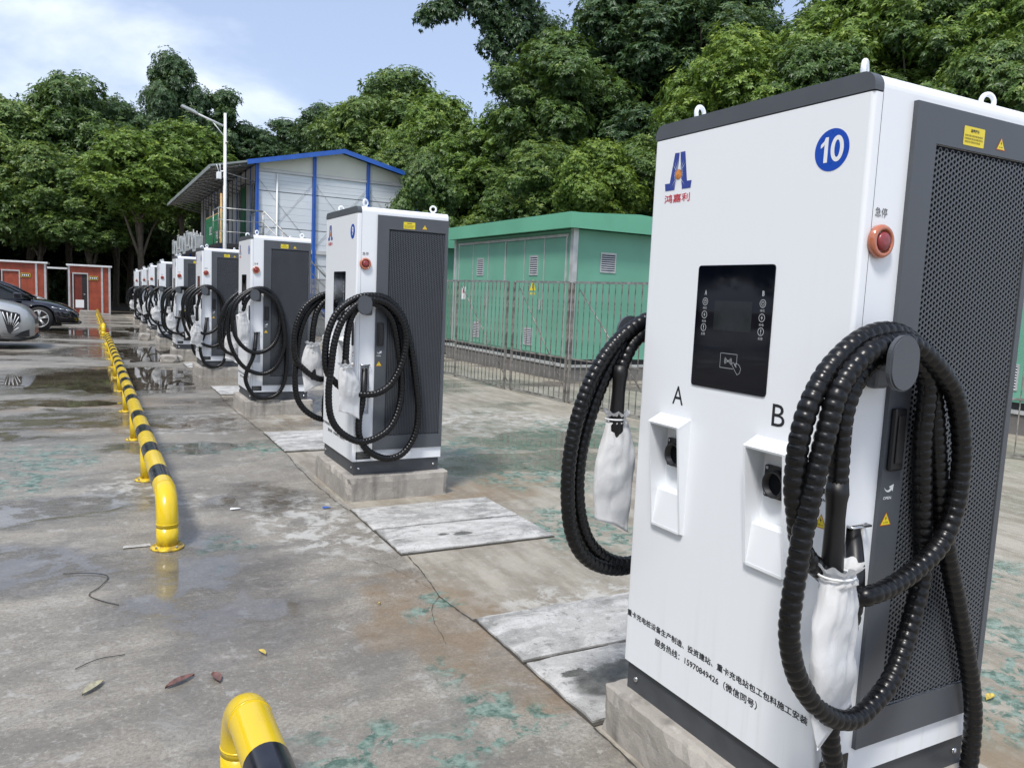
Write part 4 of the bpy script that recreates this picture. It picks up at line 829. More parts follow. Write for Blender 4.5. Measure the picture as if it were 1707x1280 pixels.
for n in range(10, 1, -1):
    c = protos[n]; y = cab_y(n); z = gz(y + .3) + (.0095 if n == 9 else 0)
    plinth(n, xo[n], y, z)
    c.location = (xo[n], y, z + P0); tag(c, look[n], 'charging cabinet', 'row of truck charging cabinets')
    number_disc(n, c)
    base = {10: P10, 9: P9, 8: P8}
    if n >= 8: near_p, key, jit = base[n], 'n%d' % n, 0
    else: k = (9, 8, 10)[n % 3]; near_p, key, jit = base[k], 'v%d_%d' % (k, n % 4), .02
    add_cable(c, key, near_p, jit, n * 7, (16 if n == 10 else 12) if n >= 9 else 8, False)
    fk = {10: 'f10', 9: 'f9', 8: 'f8'}.get(n, 'g%d' % (n % 3)); fp = F10 if n == 10 else (P9, P8, F10)[n % 3]
    if n == 9: fp = P9
    add_cable(c, fk, fp, 0 if n >= 9 else .02, n * 5 + 1, (16 if n == 10 else 12) if n >= 9 else 8, True)
    sh = {10: (.40, .050, .088, .12), 9: (.345, .044, .078, .10), 8: (.36, .042, .060, .0)}.get(n, (.35, .045, .085 + .01 * (n % 3), .05 * (n % 3 - 1)))
    gp = near_p[-2]; gq = near_p[-1]
    bz_ = {10: .704, 9: .775, 8: .985}.get(n, .80 - .04 * (n % 4))
    o = link('connector_bag', bag_mesh(*sh[:3], seed=n * 3, tilt=sh[3])); o.location = (xo[n] + {10: -.088, 9: -.082, 8: -.088}.get(n, -.09), y - .085, z + P0 + bz_); o.rotation_euler = (0, 0, .15)
    drawstring(o, sh[1]); tag(o, 'white drawstring bag over the plug, near side of the %s charging cabinet' % nth[n], 'bag', 'white bags over the charging plugs')
    fs_ = {10: (.385, .038, .078, .05), 9: (.355, .055, .080, .0)}.get(n, (.34, .05, .08, .0))
    o = link('connector_bag', bag_mesh(*fs_[:3], seed=n * 3 + 1, tilt=fs_[3])); o.location = (xo[n] - (.046 if n == 10 else .07), y + W + .066, z + P0 + {10: .914, 9: .850}.get(n, .80 - .05 * (n % 3)))
    drawstring(o, fs_[1]); tag(o, 'white bag on the far side of the %s charging cabinet' % nth[n], 'bag', 'white bags over the charging plugs')
# ------------------------------------------------------------------ yellow and black pipe barrier
def barrier(y0, y1, posts, bands, label, x=-1.22, first_elbow=True):
    root = empty('pipe_barrier', (x, y0, gz(y0))); tag(root, label, 'pipe barrier', 'yellow and black pipe barrier sections')
    R, zr, Re = .057, .29, .15
    Z = lambda y: gz(y) - gz(y0)
    pts = [(0, 0, zr - Re - .02), (0, 0, zr - Re)]
    for k in range(1, 9): t = k / 8 * PI / 2; pts.append((0, Re - Re * math.cos(t), zr - Re + Re * math.sin(t)))
    L = y1 - y0; n = int(L / 1.2)
    for k in range(1, n): yy = Re + (L - 2 * Re) * k / n; pts.append((0, yy, zr + Z(y0 + yy)))
    e = Z(y1)
    for k in range(0, 9): t = k / 8 * PI / 2; pts.append((0, L - Re + Re * math.sin(t), e + zr - Re + Re * math.cos(t)))
    pts.append((0, L, e + zr - Re - .02)); m = MB(); m.tube(pts, R, 28); rail = m.build('rail', M['yellow'], root)
    for yy in (Re, L - Re):
        w = MB(); w.tube([(0, yy - .004, zr + Z(y0 + yy)), (0, yy + .004, zr + Z(y0 + yy))], R + .0016, 28); w.build('weld', M['yellow'], rail)
    me_b = None
    for b0 in bands:
        q = MB(); yb = b0 - y0; sl = Z(b0 + .15) - Z(b0 - .15)
        q.tube([(0, -.15, -sl / 2), (0, .15, sl / 2)], R + .0012, 28, caps=False); q.build('black_band', M['tape_black'], rail, fix=False, loc=(0, yb, zr + Z(b0)))
    for py in posts:
        o = MB(); top = zr - Re - .02 if py in (y0, y1) else zr - R * .6
        o.tube([(0, 0, .0), (0, 0, top)], R * (1 if py in (y0, y1) else .84), 24); 
        po = o.build('post', M['yellow'], root, loc=(0, py - y0, Z(py)))
        f = MB(); f.lathe([(.088, 0), (.088, .009), (.084, .011), (.063, .011), (.058, .020)], (0, 0, .001), 'z', 28); fo = f.build('flange', M['yellow'], po)
        if py in (y0, y1): MB().lathe([(R + .001, -.003), (R + .0025, 0), (R + .001, .003)], (0, 0, zr - Re), 'z', 24).build('weld', M['yellow'], po)
        for a in (.6, 2.2, 3.8, 5.3):
            MB().lathe([(.006, .0), (.006, .012), (.004, .014)], (.076 * math.cos(a), .076 * math.sin(a), .011), 'z', 6).build('bolt', M['galv'], po)
    return root
bA = [5.06 + .755 * k for k in range(4)] + [8.40 + .755 * k for k in range(16)]
barrier(4.609, 19.7, [4.609, 6.28, 7.93, 9.68, 11.45, 13.15, 14.85, 16.55, 18.2, 19.7], [b for b in bA if b < 19.2], 'long yellow and black pipe barrier in the yard, its near elbow in full view')
barrier(24.5, 39.6, [24.5, 27.2, 29.9, 32.6, 35.3, 38., 39.6], [25.1 + .755 * k for k in range(19)], 'far yellow and black pipe barrier leading up to the red sheds')
barrier(-3.2, 2.25, [-3.2, -1.3, .5, 2.25], [1.73 - .755 * k for k in range(6)], 'nearest pipe barrier cut off by the bottom edge, yellow elbow and first black band', x=-1.215)
# ------------------------------------------------------------------ prefab building
gb = -.13
bx0, bx1, by0, by1 = 3.20, 8.66, 26.5, 40.5
B = empty('prefab_building', (bx0, by0, gb)); tag(B, 'two storey white prefab building with blue columns, low gable and long roof overhang', 'building')
BW, BL = bx1 - bx0, by1 - by0
ze = 5.50; za = 6.12
def P_(name, mb, mat, parent=B, **k): return mb.build(name, mat, parent, **k)
# gable front in panels between the columns
cols = [0, 1.82, 3.64, BW]
for i in range(3):
    x0, x1 = cols[i] + .06, cols[i + 1] - .06
    for j, (z0, z1) in enumerate(((0, 1.15), (1.17, 2.30), (2.32, 3.45), (3.47, 4.60), (4.62, 5.20))):
        m = MB(); nn = 5
        for q in range(nn):
            a0 = z0 + (z1 - z0) * q / nn; a1 = z0 + (z1 - z0) * (q + 1) / nn
            m.box(x0, x1, -.006 - (.004 if q % 2 else 0), .05, a0 + .004, a1)
        P_('gable_panel', m, M['pre_white'])
def roofz(x): return ze + (za - ze) * (1 - abs(x - BW / 2) / (BW / 2))
for i in range(3):
    x0, x1 = cols[i] + .04, cols[i + 1] - .04; xs_ = [x0] + ([BW / 2] if x0 < BW / 2 < x1 else []) + [x1]
    m = MB(); m.prism([(x0, 5.30)] + [(x1, 5.30)] + [(q, roofz(q) - .06) for q in xs_[::-1]], 'y', -.004, .04); P_('gable_infill', m, M['pre_cream'])
m = MB().box(0, BW, -.05, -.012, 5.205, 5.29); P_('gable_beam', m, M['pre_grey'])
m = MB().box(0, BW, -.06, -.012, 2.70, 2.82); P_('floor_beam', m, M['pre_grey'])
for i, x in enumerate(cols):
    m = MB(); h = roofz(min(max(x, .0), BW)) - .08
    m.box(x - .05, x - .012, -.10, .02, 0, h); m.box(x + .012, x + .05, -.10, .02, 0, h); m.box(x - .012, x + .012, -.085, -.02, 0, h); P_('column', m, M['pre_blue'])
for i in range(3):
    for (u, v) in ((4.95, 2.95), (2.55, .3)):
        for (p_, q_) in (((cols[i] + .06, u), (cols[i + 1] - .06, v)), ((cols[i] + .06, v), (cols[i + 1] - .06, u))):
            m = MB(); m.tube([(p_[0], -.03, p_[1]), (q_[0], -.03, q_[1])], .005, 6); P_('cross_brace', m, M['galv'])
m = MB(); m.tube([(.62, -.06, .2), (.62, -.06, 5.18)], .028, 10); P_('downpipe', m, M['print_white'])
# verge boards and roof
for (x0, x1) in ((-.35, BW / 2), (BW / 2, BW + .15)):
    m = MB(); f = lambda x: za - (za - ze) / (BW / 2) * abs(x - BW / 2)
    m.prism([(x0, f(x0) - .09), (x1, f(x1) - .09), (x1, f(x1) + .045), (x0, f(x0) + .045)], 'y', -.34, -.30); m.prism([(x0, f(x0) + .045), (x1, f(x1) + .045), (x1, f(x1) + .06), (x0, f(x0) + .06)], 'y', -.30, -.10); P_('verge_board', m, M['pre_blue'])
sl = (za - ze) / (BW / 2); f = lambda x: za - sl * abs(x - BW / 2)
for (x0, x1, nm) in ((-1.45, BW / 2, 'roof'), (BW / 2, BW + .2, 'roof')):
    m = MB(); n = int((BL + .5) / .23); 
    for k in range(n):
        y = -.30 + (BL + .5) * k / n; w = (BL + .5) / n
        for (ya, yb, dz) in ((y, y + w * .28, .035), (y + w * .28, y + w, 0)):
            m.add([(x0, ya, f(x0) + dz), (x1, ya, f(x1) + dz), (x1, yb, f(x1) + dz), (x0, yb, f(x0) + dz), (x0, ya, f(x0) - .02), (x1, ya, f(x1) - .02), (x1, yb, f(x1) - .02), (x0, yb, f(x0) - .02)], [(0, 1, 2, 3), (7, 6, 5, 4), (0, 4, 5, 1), (1, 5, 6, 2), (2, 6, 7, 3), (3, 7, 4, 0)])
    P_('roof', m, M['roof_under'])
m = MB(); m.box(-1.47, -1.44, -.3, BL + .2, f(-1.45) - .09, f(-1.45) + .03); P_('gutter', m, M['roof_under'])
for k in range(15):      # rafters and struts under the overhang
    y = .02 + k * (BL - .1) / 14
    m = MB(); m.tube([(-1.4, y, f(-1.4) - .07), (0, y, f(0) - .07)], .025, 6); m.tube([(-1.25, y, f(-1.25) - .09), (-.02, y, 4.85)], .018, 6); P_('rafter', m, M['galv'])
for k in range(4):
    m = MB(); xx = -1.25 + k * .36; m.box(xx - .02, xx + .02, 0, BL, f(xx) - .055, f(xx) - .022); P_('purlin', m, M['galv'])
# long side wall: panels, posts, windows and doors
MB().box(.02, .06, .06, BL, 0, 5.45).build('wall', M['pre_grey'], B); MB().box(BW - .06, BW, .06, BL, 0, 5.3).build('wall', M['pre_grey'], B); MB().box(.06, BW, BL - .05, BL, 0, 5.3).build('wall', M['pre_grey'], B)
kinds = ['win', 'wall', 'door', 'win', 'wall', 'wall', 'win', 'door', 'wall', 'win', 'wall', 'door', 'win', 'wall', 'wall']
for k in range(15):
    y0 = .08 + k * .93; y1 = y0 + .90
    for lv in (0, 2.85):
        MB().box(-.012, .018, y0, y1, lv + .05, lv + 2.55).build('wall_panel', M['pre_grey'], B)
        MB().box(-.035, .0, y1, y1 + .035, lv + .02, lv + 2.6).build('wall_post', M['dark_gap'] if k % 3 else M['pre_blue'], B)
        t = kinds[(k + (5 if lv == 0 else 0)) % 15]
        if t == 'win':
            w = MB(); w.box(-.03, -.012, y0 + .06, y1 - .06, lv + 1.0, lv + 1.05).box(-.03, -.012, y0 + .06, y1 - .06, lv + 2.0, lv + 2.05).box(-.03, -.012, y0 + .06, y0 + .1, lv + 1.05, lv + 2.).box(-.03, -.012, y1 - .1, y1 - .06, lv + 1.05, lv + 2.).box(-.03, -.012, (y0 + y1) / 2 - .02, (y0 + y1) / 2 + .02, lv + 1.05, lv + 2.)
            wo = w.build('window', M['alum'], B)
            for (a, b_) in ((y0 + .1, (y0 + y1) / 2 - .02), ((y0 + y1) / 2 + .02, y1 - .1)): MB().box(-.020, -.013, a, b_, lv + 1.05, lv + 2.).build('pane', M['win_glass'], wo)
        if t == 'door':
            do = MB().box(-.03, -.013, y0 + .05, y1 - .05, lv + .08, lv + 2.1).build('door', M['banner_green'] if k == 2 else M['pre_grey'], B); MB().box(-.036, -.028, y0 + .05, y1 - .05, lv + 2.12, lv + 2.17).build('lintel', M['dark_gap'], do)
    MB().box(-.04, -.0, y0, y1, 2.62, 2.78).build('wall_beam', M['dark_gap'], B)
# walkway, landing and stair
wk = MB().box(-1.3, -.045, -.95, BL, 2.70, 2.82); wo = P_('walkway', wk, M['dark_gap'])
for k in range(8): MB().box(-1.26, -1.18, k * 2. - .9, k * 2. - .82, 0, 2.70).build('walkway_post', M['pre_blue'], B)
def railing(name, pts, parent, zs=(0, .35, .7, 1.05)):
    m = MB()
    for z in zs[1:]: m.tube([(p[0], p[1], p[2] + z) for p in pts], .022 if z > 1 else .014, 8)
    for a, b_ in zip(pts[:-1], pts[1:]):
        n = max(1, int((Vector(a) - Vector(b_)).length / .75))
        for k in range(n + 1): q = Vector(a).lerp(Vector(b_), k / n); m.tube([q, q + Vector((0, 0, 1.05))], .016, 6)
    return m.build(name, M['galv'], parent)
railing('landing_railing', [(-1.28, .2, 2.82), (-1.28, -.92, 2.82), (.02, -.92, 2.82)], B)
st = MB(); sx0, sz0, sx1 = .05, 2.82, 2.95
for yy in (-.95, -.14): st.prism([(sx0, sz0), (sx0, sz0 - .22), (sx1 - .1, 0), (sx1, 0), (sx1, .02)], 'y', yy, yy + .04)
so = P_('stair_stringer', st, M['pre_blue'])
for k in range(13):
    u = (k + .5) / 13; MB().box(sx0 + (sx1 - sx0) * u - .12, sx0 + (sx1 - sx0) * u + .1, -.91, -.14, sz0 * (1 - u) - .01, sz0 * (1 - u) + .012).build('stair_tread', M['galv'], B)
railing('stair_railing', [(.05, -.93, 2.82), (2.95, -.93, .0)], B)
# green banner on the walkway and timber pole
bn = empty('green_banner', (bx0 - 1.02, by0 - .3, gb + 2.62)); tag(bn, 'green banner with white lettering along the walkway, left of the lamp pole', 'banner')
m = MB()
for k in range(14): m.box(-.012, .0 + (.004 if k % 2 else 0), 0, 4.3, .02 + k * .086, .10 + k * .086)
m.build('banner_cloth', M['banner_green'], bn)
m = MB(); r_ = random.Random(3)
for (y_, z_, s_, n_) in ((3.3, .62, .26, 2), (1.75, .42, .22, 4), (1.75, .14, .20, 4)):
    for q in range(n_):
        yq = y_ - q * s_ * 1.12
        for (a, b_, c_, d_) in ((0, .1, 1, .1), (0, .5, 1, .5), (0, .95, 1, .95), (.15, 0, .15, 1), (.8, .1, .8, 1), (.5, .3, .5, .9)):
            if r_.random() < .82: stroke(m, [(yq - a * s_ * .9, z_ + b_ * s_), (yq - c_ * s_ * .9, z_ + d_ * s_)], s_ * .13, lambda p, q2: (-.016, p, q2))
m.build('banner_lettering', M['print_white'], bn, fix=False)
m = MB(); m.box(-.01, .02, -.02, 4.32, 1.225, 1.26); m.build('banner_rail', M['wood'], bn)
m = MB(); m.tube([(0, 0, 0), (.02, 0, 4.35)], .036, 10); o = m.build('timber_pole', M['wood'], loc=(bx0 - 1.15, by0 - .42, gb)); tag(o, 'bare timber pole standing at the near end of the green banner', 'pole')
for k in range(8):
    a = empty('air_conditioner', (bx0 - 1.02, by0 + 4.7 + k * 1.15, gb + 2.72 + (k % 3) * .12)); 
    tag(a, ['first grey air conditioner beyond the green banner', 'second air conditioner beyond the green banner, set lower', 'third air conditioner beyond the green banner', 'fourth air conditioner along the walkway rail', 'fifth air conditioner along the walkway rail', 'sixth air conditioner, third from the far end of the walkway', 'seventh air conditioner, last but one on the walkway', 'farthest air conditioner at the dark end of the walkway'][k], 'air conditioner', 'air conditioners along the walkway')
    rbox(-.3, 0, 0, .82, 0, .58, .02, 1).build('case', M['ac_grey'], a)
    m = MB(); disc(m, .33, .29, .22, lambda p, q: (-.302, p, q), 0, 20); m.build('fan_opening', M['dark_gap'], a, fix=False)
    m = MB()
    for q in (.07, .13, .19): disc(m, .33, .29, q, lambda p, q2: (-.306, p, q2), 0, 18, q - .012)
    m.box(-.30, -.29, .0, .8, .60, .63).box(-.02, .02, .86, .9, -.15, .75); m.build('fan_guard', M['print_white'], a)
# ------------------------------------------------------------------ street lamp
LP = empty('street_lamp', (1.44, 21., gz(21))); tag(LP, 'slim white street lamp pole with one arm and a camera, behind the chargers', 'street lamp')
m = MB(); m.tube([(0, 0, 0), (0, 0, 5.70)], [.052, .034], 14); m.build('pole', M['lamp_white'], LP)
m = MB(); m.tube([(0, 0, 5.38), (-.42, 0, 5.52), (-.86, 0, 5.68)], [.026, .024, .022], 10); m.build('arm', M['lamp_white'], LP)
m = MB(); m.tube([(-.0, 0, 5.12), (-.28, 0, 5.45)], .011, 8); m.build('arm_brace', M['lamp_white'], LP)
m = MB(); m.prism([(-1.02, 5.72), (-.98, 5.755), (-.70, 5.66), (-.62, 5.60), (-.64, 5.585), (-.98, 5.70)], 'y', -.075, .075); m.build('lamp_head', M['ac_grey'], LP)
m = MB(); m.tube([(0, 0, 4.30), (-.1, -.02, 4.30)], .018, 8); rb = rbox(-.20, -.09, -.08, .05, 4.10, 4.27, .015); merge(m, rb); m.tube([(-.14, -.02, 4.26), (-.20, -.02, 4.45)], .008, 6); m.tube([(-.11, -.02, 4.26), (-.12, -.02, 4.47)], .008, 6); cmo = m.build('security_camera', M['print_white'], LP)
MB().lathe([(.045, 0), (.04, -.04), (.02, -.055)], (-.145, -.015, 4.10), 'z', 14).build('camera_dome', M['plastic_black'], cmo)
MB().tube([(.0, -.05, 5.0), (.06, -.05, 5.0)], .03, 8).build('clamp', M['galv'], LP)
# ------------------------------------------------------------------ red sheds
def shed(x0, x1, y, z0, h, label):
    s = empty('red_shed', (x0, y, z0)); tag(s, label, 'shed', 'small red sheds at the far end'); w = x1 - x0; dp = 2.2
    fr = [0, .07, .10, .43, .78, 1.]
    d0, d1 = .09 * w, .47 * w
    m = MB(); nb = 15
    for k in range(nb):
        a = w * k / nb; b_ = w * (k + 1) / nb
        if d0 < (a + b_) / 2 < d1: m.box(a, b_, 0, .03, 1.93, h)
        else: m.box(a, b_, 0, .03, .06, h); 
        if not (d0 < (a + b_) / 2 < d1): m.box(a, a + .015, -.006, 0, .06, h)
    m.box(0, .03, .03, dp, .06, h).box(w - .03, w, .03, dp, .06, h).box(.03, w - .03, dp - .03, dp, .06, h); m.build('wall', M['shed_red'], s)
    rbox(-.09, w + .09, -.12, dp + .1, h, h + .085, .01, 1).build('roof', M['lamp_white'], s)
    MB().box(-.02, w + .02, -.03, dp, 0, .058).build('floor_frame', M['alum'], s)
    for x in (-.02, .78 * w, w - .07): MB().box(x, x + .085, -.03, -.007, .06, h - .002).build('trim_post', M['alum'], s)
    MB().box(w + .002, w + .03, .2, .28, .06, h - .002).build('trim_post', M['alum'], s)
    f_ = MB().box(d0, d0 + .05, -.025, .02, .06, 1.92).box(d1 - .05, d1, -.025, .02, .06, 1.92).box(d0, d1, -.026, .02, 1.92, 1.98).build('door_frame', M['alum'], s)
    do = MB().box(d0 + .05, d1 - .05, .03, .06, .08, 1.92).build('door', M['shed_door'] if 'nearer' in label else M['shed_red'], s)
    MB().tube([(d1 - .22, .02, .95), (d1 - .12, .02, .95)], .015, 8).build('handle', M['chrome'], do)
    if 'nearer' in label:
        MB().box(d0 + .12, d0 + .48, .018, .028, .30, .68).build('notice', M['print_white'], do); MB().box(d1 - .27, d1 - .06, .024, .029, .08, 1.9).build('dark_opening', M['dark_gap'], do)
    sg = MB().box(d1 + .03, d1 + .42, -.03, -.008, 1.66, 1.84).build('sign', M['label_yellow'], s)
    MB().box(d1 + .05, d1 + .40, -.034, -.030, 1.68, 1.82).build('sign_face', M['dark_gap'], sg)
    t = MB()
    for k in range(4): t.box(d1 + .08 + k * .078, d1 + .13 + k * .078, -.037, -.0345, 1.715, 1.785)
    t.build('sign_marks', M['print_white'], sg)
    return s
shed(-2.40, -.62, 43.7, -.30, 2.29, 'nearer red shed with white trim, a notice on its half open door')
shed(-5.35, -3.36, 44.3, -.30, 2.33, 'red shed at the left edge with a closed plank door, behind the black car')
MB_ = MB().box(-3.30, -2.45, 44.2, 44.26, 1.82, 1.90); tag(MB_.build('link_beam', M['lamp_white']), 'thin white beam bridging the gap between the two red sheds', 'beam')
MB_ = rbox(-1.95, -1.1, 43.0, 43.45, -.29, -.10, .02, 1); tag(MB_.build('doorstep', M['plinth']), 'grey concrete step in front of the nearer red shed', 'step')
# ------------------------------------------------------------------ cars, nose towards +x
def interp(keys, x):
    xs_ = [k[0] for k in keys]; return [float(np.interp(x, xs_, [k[i] for k in keys])) for i in range(1, len(keys[0]))]
def smooth_keys(keys, n=90):
    a = np.array(keys, float); xs_ = np.linspace(a[0, 0], a[-1, 0], n); out = np.stack([np.interp(xs_, a[:, 0], a[:, i]) for i in range(a.shape[1])], 1)
    for _ in range(3): out[1:-1, 1:] = .25 * out[:-2, 1:] + .5 * out[1:-1, 1:] + .25 * out[2:, 1:]
    return out
def car(name, label, loc, paint, keys, glass, wheels, wr, detail):
    # keys: x, z_low, z_belt, z_top(centre), half width
    c = empty('car', loc); tag(c, label, 'car', 'cars parked behind the barrier')
    K = smooth_keys(keys); m = MB(); sec = []
    prof = [(.80, 0, 0), (.93, 0, .04), (.985, 0, .3), (1.0, 0, .55), (.995, 0, .8), (.965, 0, .95), (.90, 1, .30), (.78, 1, .62), (.55, 1, .86), (.28, 1, .97), (0, 1, 1.)]
    full = prof + [(-p_[0], p_[1], p_[2]) for p_ in prof[-2::-1]]
    for x, zl, zb, zt, hw in K:
        row = []
        for py, kind, t in full:
            z = zl + (zb - zl) * t if kind == 0 else zb + (zt - zb) * t
            if kind == 0 and abs(py) > .9:
                for wx in wheels:
                    dx = x - wx; dz = z - wr; rad = math.hypot(dx, dz); RA = wr * 1.13
                    if rad < RA:
                        z2 = wr + math.sqrt(max(0, RA * RA - dx * dx)); z = min(z2, zb - .02) if z2 > z else z
            row.append((x, py * hw, z))
        sec.append(row)
    n = len(full)
    for i in range(len(sec)): m.v.extend(sec[i])
    for i in range(len(sec) - 1):
        for k in range(n - 1): m.f.append((i * n + k, (i + 1) * n + k, (i + 1) * n + k + 1, i * n + k + 1)); m.m.append(0); m.sm.append(True)
    m.f.append(tuple(range(n))); m.m.append(0); m.sm.append(False); m.f.append(tuple((len(sec) - 1) * n + k for k in range(n))); m.m.append(0); m.sm.append(False)
    m.build('body', paint, c)
    MB().box(-2.2, 2.0, -.78, .78, .16, .5).build('underbody', M['dark_gap'], c)
    # greenhouse
    gk = smooth_keys(glass, 50); gm = MB(); n2 = 9
    for x, zb, zt, hb, ht in gk:
        for py, t in ((-1, 0), (-.97, .5), (-1, .93), (-.7, 1.0), (0, 1.03), (.7, 1.0), (1, .93), (.97, .5), (1, 0)):
            w_ = hb + (ht - hb) * min(1, t); gm.v.append((x, py * w_, zb + (zt - zb) * t))
    for i in range(len(gk) - 1):
        for k in range(n2 - 1): gm.f.append((i * n2 + k, (i + 1) * n2 + k, (i + 1) * n2 + k + 1, i * n2 + k + 1)); gm.m.append(0); gm.sm.append(True)
    gm.build('windows', M['car_glass'], c)
    xa, zb_, zt_, hb_, ht_ = glass[-1][0], glass[-1][1], glass[-3][2], glass[-1][3], glass[-3][4]
    for s_ in (-1, 1):
        p = MB(); p.tube([(xa + .06, s_ * hb_ * .99, zb_ - .01), ((xa + glass[-3][0]) / 2 + .03, s_ * (hb_ + ht_) / 2 * 1.0, (zb_ + zt_) / 2 + .06), (glass[-3][0], s_ * ht_ * .99, zt_ + .01), (glass[2][0], s_ * glass[2][4], glass[2][2] + .01)], .035, 8); p.build('pillar', paint, c)
        q = MB(); rr_ = rbox(xa - .42, xa - .22, s_ * (hb_ + .17) - .12, s_ * (hb_ + .17) + .1, zb_ + .02, zb_ + .17, .03); merge(q, rr_); q.build('mirror', paint, c)
    rf = MB(); rf.add([(x, py * ht, zt + (.035 if abs(py) < .5 else .015)) for x, zb, zt, hb, ht in gk if zt > glass[-3][2] - .06 for py in (-.96, -.5, 0, .5, .96)], [(5 * i + k, 5 * i + 5 + k, 5 * i + 6 + k, 5 * i + 1 + k) for i in range(sum(1 for q in gk if q[2] > glass[-3][2] - .06) - 1) for k in range(4)], 0, True); rf.build('roof_panel', paint, c)
    for wx in wheels:
        for s_ in (-1, 1):
            hw = .93; t = MB(); t.lathe([(wr * .66, -.11), (wr * .95, -.11), (wr, -.07), (wr, .07), (wr * .95, .11), (wr * .66, .11)], (wx, s_ * (hw - .12), wr), 'y', 32); wo = t.build('wheel', M['tyre'], c)
            h = MB(); yy = s_ * (hw - .005)
            h.tube([(wx + wr * .66 * math.cos(2 * PI * k / 28), yy, wr + wr * .66 * math.sin(2 * PI * k / 28)) for k in range(28)], .012, 6, closed=True)
            for k in range(5):
                for o_ in (-.12, .12):
                    a = 2 * PI * k / 5 + .3; h.tube([(wx + .05 * math.cos(a), yy, wr + .05 * math.sin(a)), (wx + wr * .65 * math.cos(a + o_), yy, wr + wr * .65 * math.sin(a + o_))], [.022, .012], 6)
            h.lathe([(.06, -.01), (.06, .01), (.03, .018)], (wx, yy, wr), 'y', 16); h.build('rim', M['alum'], wo)
            d = MB(); d.lathe([(wr * .64, -.01), (wr * .64, .01)], (wx, s_ * (hw - .07), wr), 'y', 24); d.build('wheel_disc', M['dark_gap'], wo)
    def hwx(x): return float(np.interp(x, K[:, 0], K[:, 4]))
    detail(c, hwx); return c
sedan = [(-2.4, .45, .80, .95, .70), (-2.2, .30, .88, 1.02, .86), (-1.5, .22, .92, 1.05, .93), (0, .20, .88, .92, .95), (1.0, .20, .86, .95, .95), (1.6, .20, .80, .90, .94), (2.0, .20, .70, .80, .90), (2.25, .20, .60, .68, .83), (2.40, .22, .50, .58, .70), (2.46, .26, .44, .50, .55)]
suv = [(-2.3, .5, .95, 1.05, .72), (-2.1, .32, 1.02, 1.1, .88), (-1.5, .24, 1.02, 1.1, .94), (0, .22, 1.0, 1.05, .95), (1.0, .22, .98, 1.06, .95), (1.6, .22, .94, 1.03, .95), (2.0, .22, .87, .96, .93), (2.24, .22, .79, .88, .88), (2.36, .22, .73, .80, .83), (2.42, .24, .66, .72, .79), (2.45, .30, .58, .62, .76)]
gl_sedan = [(-2.0, .98, 1.0, .75, .7), (-1.5, .98, 1.22, .80, .62), (-.6, .9, 1.42, .86, .60), (.2, .88, 1.43, .87, .60), (.85, .9, 1.12, .86, .68), (1.25, .92, .93, .82, .78)]
gl_suv = [(-2.1, 1.05, 1.1, .78, .7), (-1.8, 1.05, 1.6, .82, .66), (-.6, 1.02, 1.68, .88, .66), (.2, 1.0, 1.66, .88, .66), (.8, 1.02, 1.36, .87, .7), (1.25, 1.04, 1.05, .83, .8)]
def det_black(c, hw):
    for s_ in (-1, 1):
        m = MB(); P1 = [(x, s_ * (hw(x) * .975 + .006), z) for x, z in ((1.75, .70), (1.95, .665), (2.12, .63), (2.28, .595), (2.36, .57))]
        for a, b_ in zip(P1[:-1], P1[1:]): m.tube([a, b_], .013, 6)
        m.build('headlight', M['lamp_glass'], c)
    m = MB(); m.tube([(2.0, -.90, .235), (2.3, -.84, .235), (2.47, -.6, .235), (2.51, 0, .235), (2.47, .6, .235), (2.3, .84, .235), (2.0, .9, .235)], .022, 8); m.build('front_lip', M['dark_gap'], c)
    m = MB(); m.tube([(1.95, -.945, .42), (2.15, -.90, .38), (2.28, -.86, .52)], .012, 6); m.build('bumper_crease', M['dark_gap'], c)
def det_silver(c, hw):
    for s_ in (-1, 1):
        m = MB(); m.tube([(1.55, s_ * (hw(1.55) * .97 + .01), .85), (1.9, s_ * (hw(1.9) * .96 + .01), .80), (2.15, s_ * (hw(2.15) * .95 + .01), .74), (2.3, s_ * (hw(2.3) * .93 + .01), .68)], [.008, .022, .022, .008], 8); m.build('headlight', M['dark_gap'], c)
        pk = MB(); pa = [(1.88, .795), (2.20, .735), (2.21, .58), (2.03, .33), (1.99, .36)]
        pk.add([(x, s_ * (hw(x) + .004), z) for x, z in pa] + [(x, s_ * (hw(x) - .03), z) for x, z in pa], [(0, 1, 2, 3, 4), (9, 8, 7, 6, 5), (0, 5, 6, 1), (1, 6, 7, 2), (2, 7, 8, 3), (3, 8, 9, 4), (4, 9, 5, 0)]); po = pk.build('grille_corner', M['dark_gap'], c)
        for k in range(7):
            t = k / 6; a = (2.03, .37); b_ = (1.905 + .28 * t / .6, .775 - .045 * t / .6) if t < .6 else (2.185 - .02 * (t - .6), .725 - .27 * (t - .6) / .4)
            l = MB(); p0 = np.array(a) + (np.array(b_) - np.array(a)) * .38
            l.tube([(p0[0], s_ * (hw(p0[0]) + .014), p0[1]), (b_[0], s_ * (hw(b_[0]) + .014), b_[1])], [.004, .011], 6); l.build('light_strip', M['print_white'], po)
    m = MB(); m.tube([(1.85, -.95, .24), (2.15, -.90, .21), (2.42, -.66, .24), (2.47, 0, .24), (2.42, .66, .24), (2.15, .9, .21), (1.85, .95, .24)], .032, 8); m.build('front_lip', M['dark_gap'], c)
    m = MB(); m.add([(2.08, -.925, .27), (2.36, -.82, .27), (2.36, -.82, .42), (2.25, -.87, .38)], [(0, 1, 2, 3)]); m.build('air_intake', M['dark_gap'], c, fix=False)
    m = MB(); 
    for k in range(6): m.box(2.40, 2.45, -.6, .6, .34 + .05 * k, .355 + .05 * k)
    m.build('grille', M['dark_gap'], c)
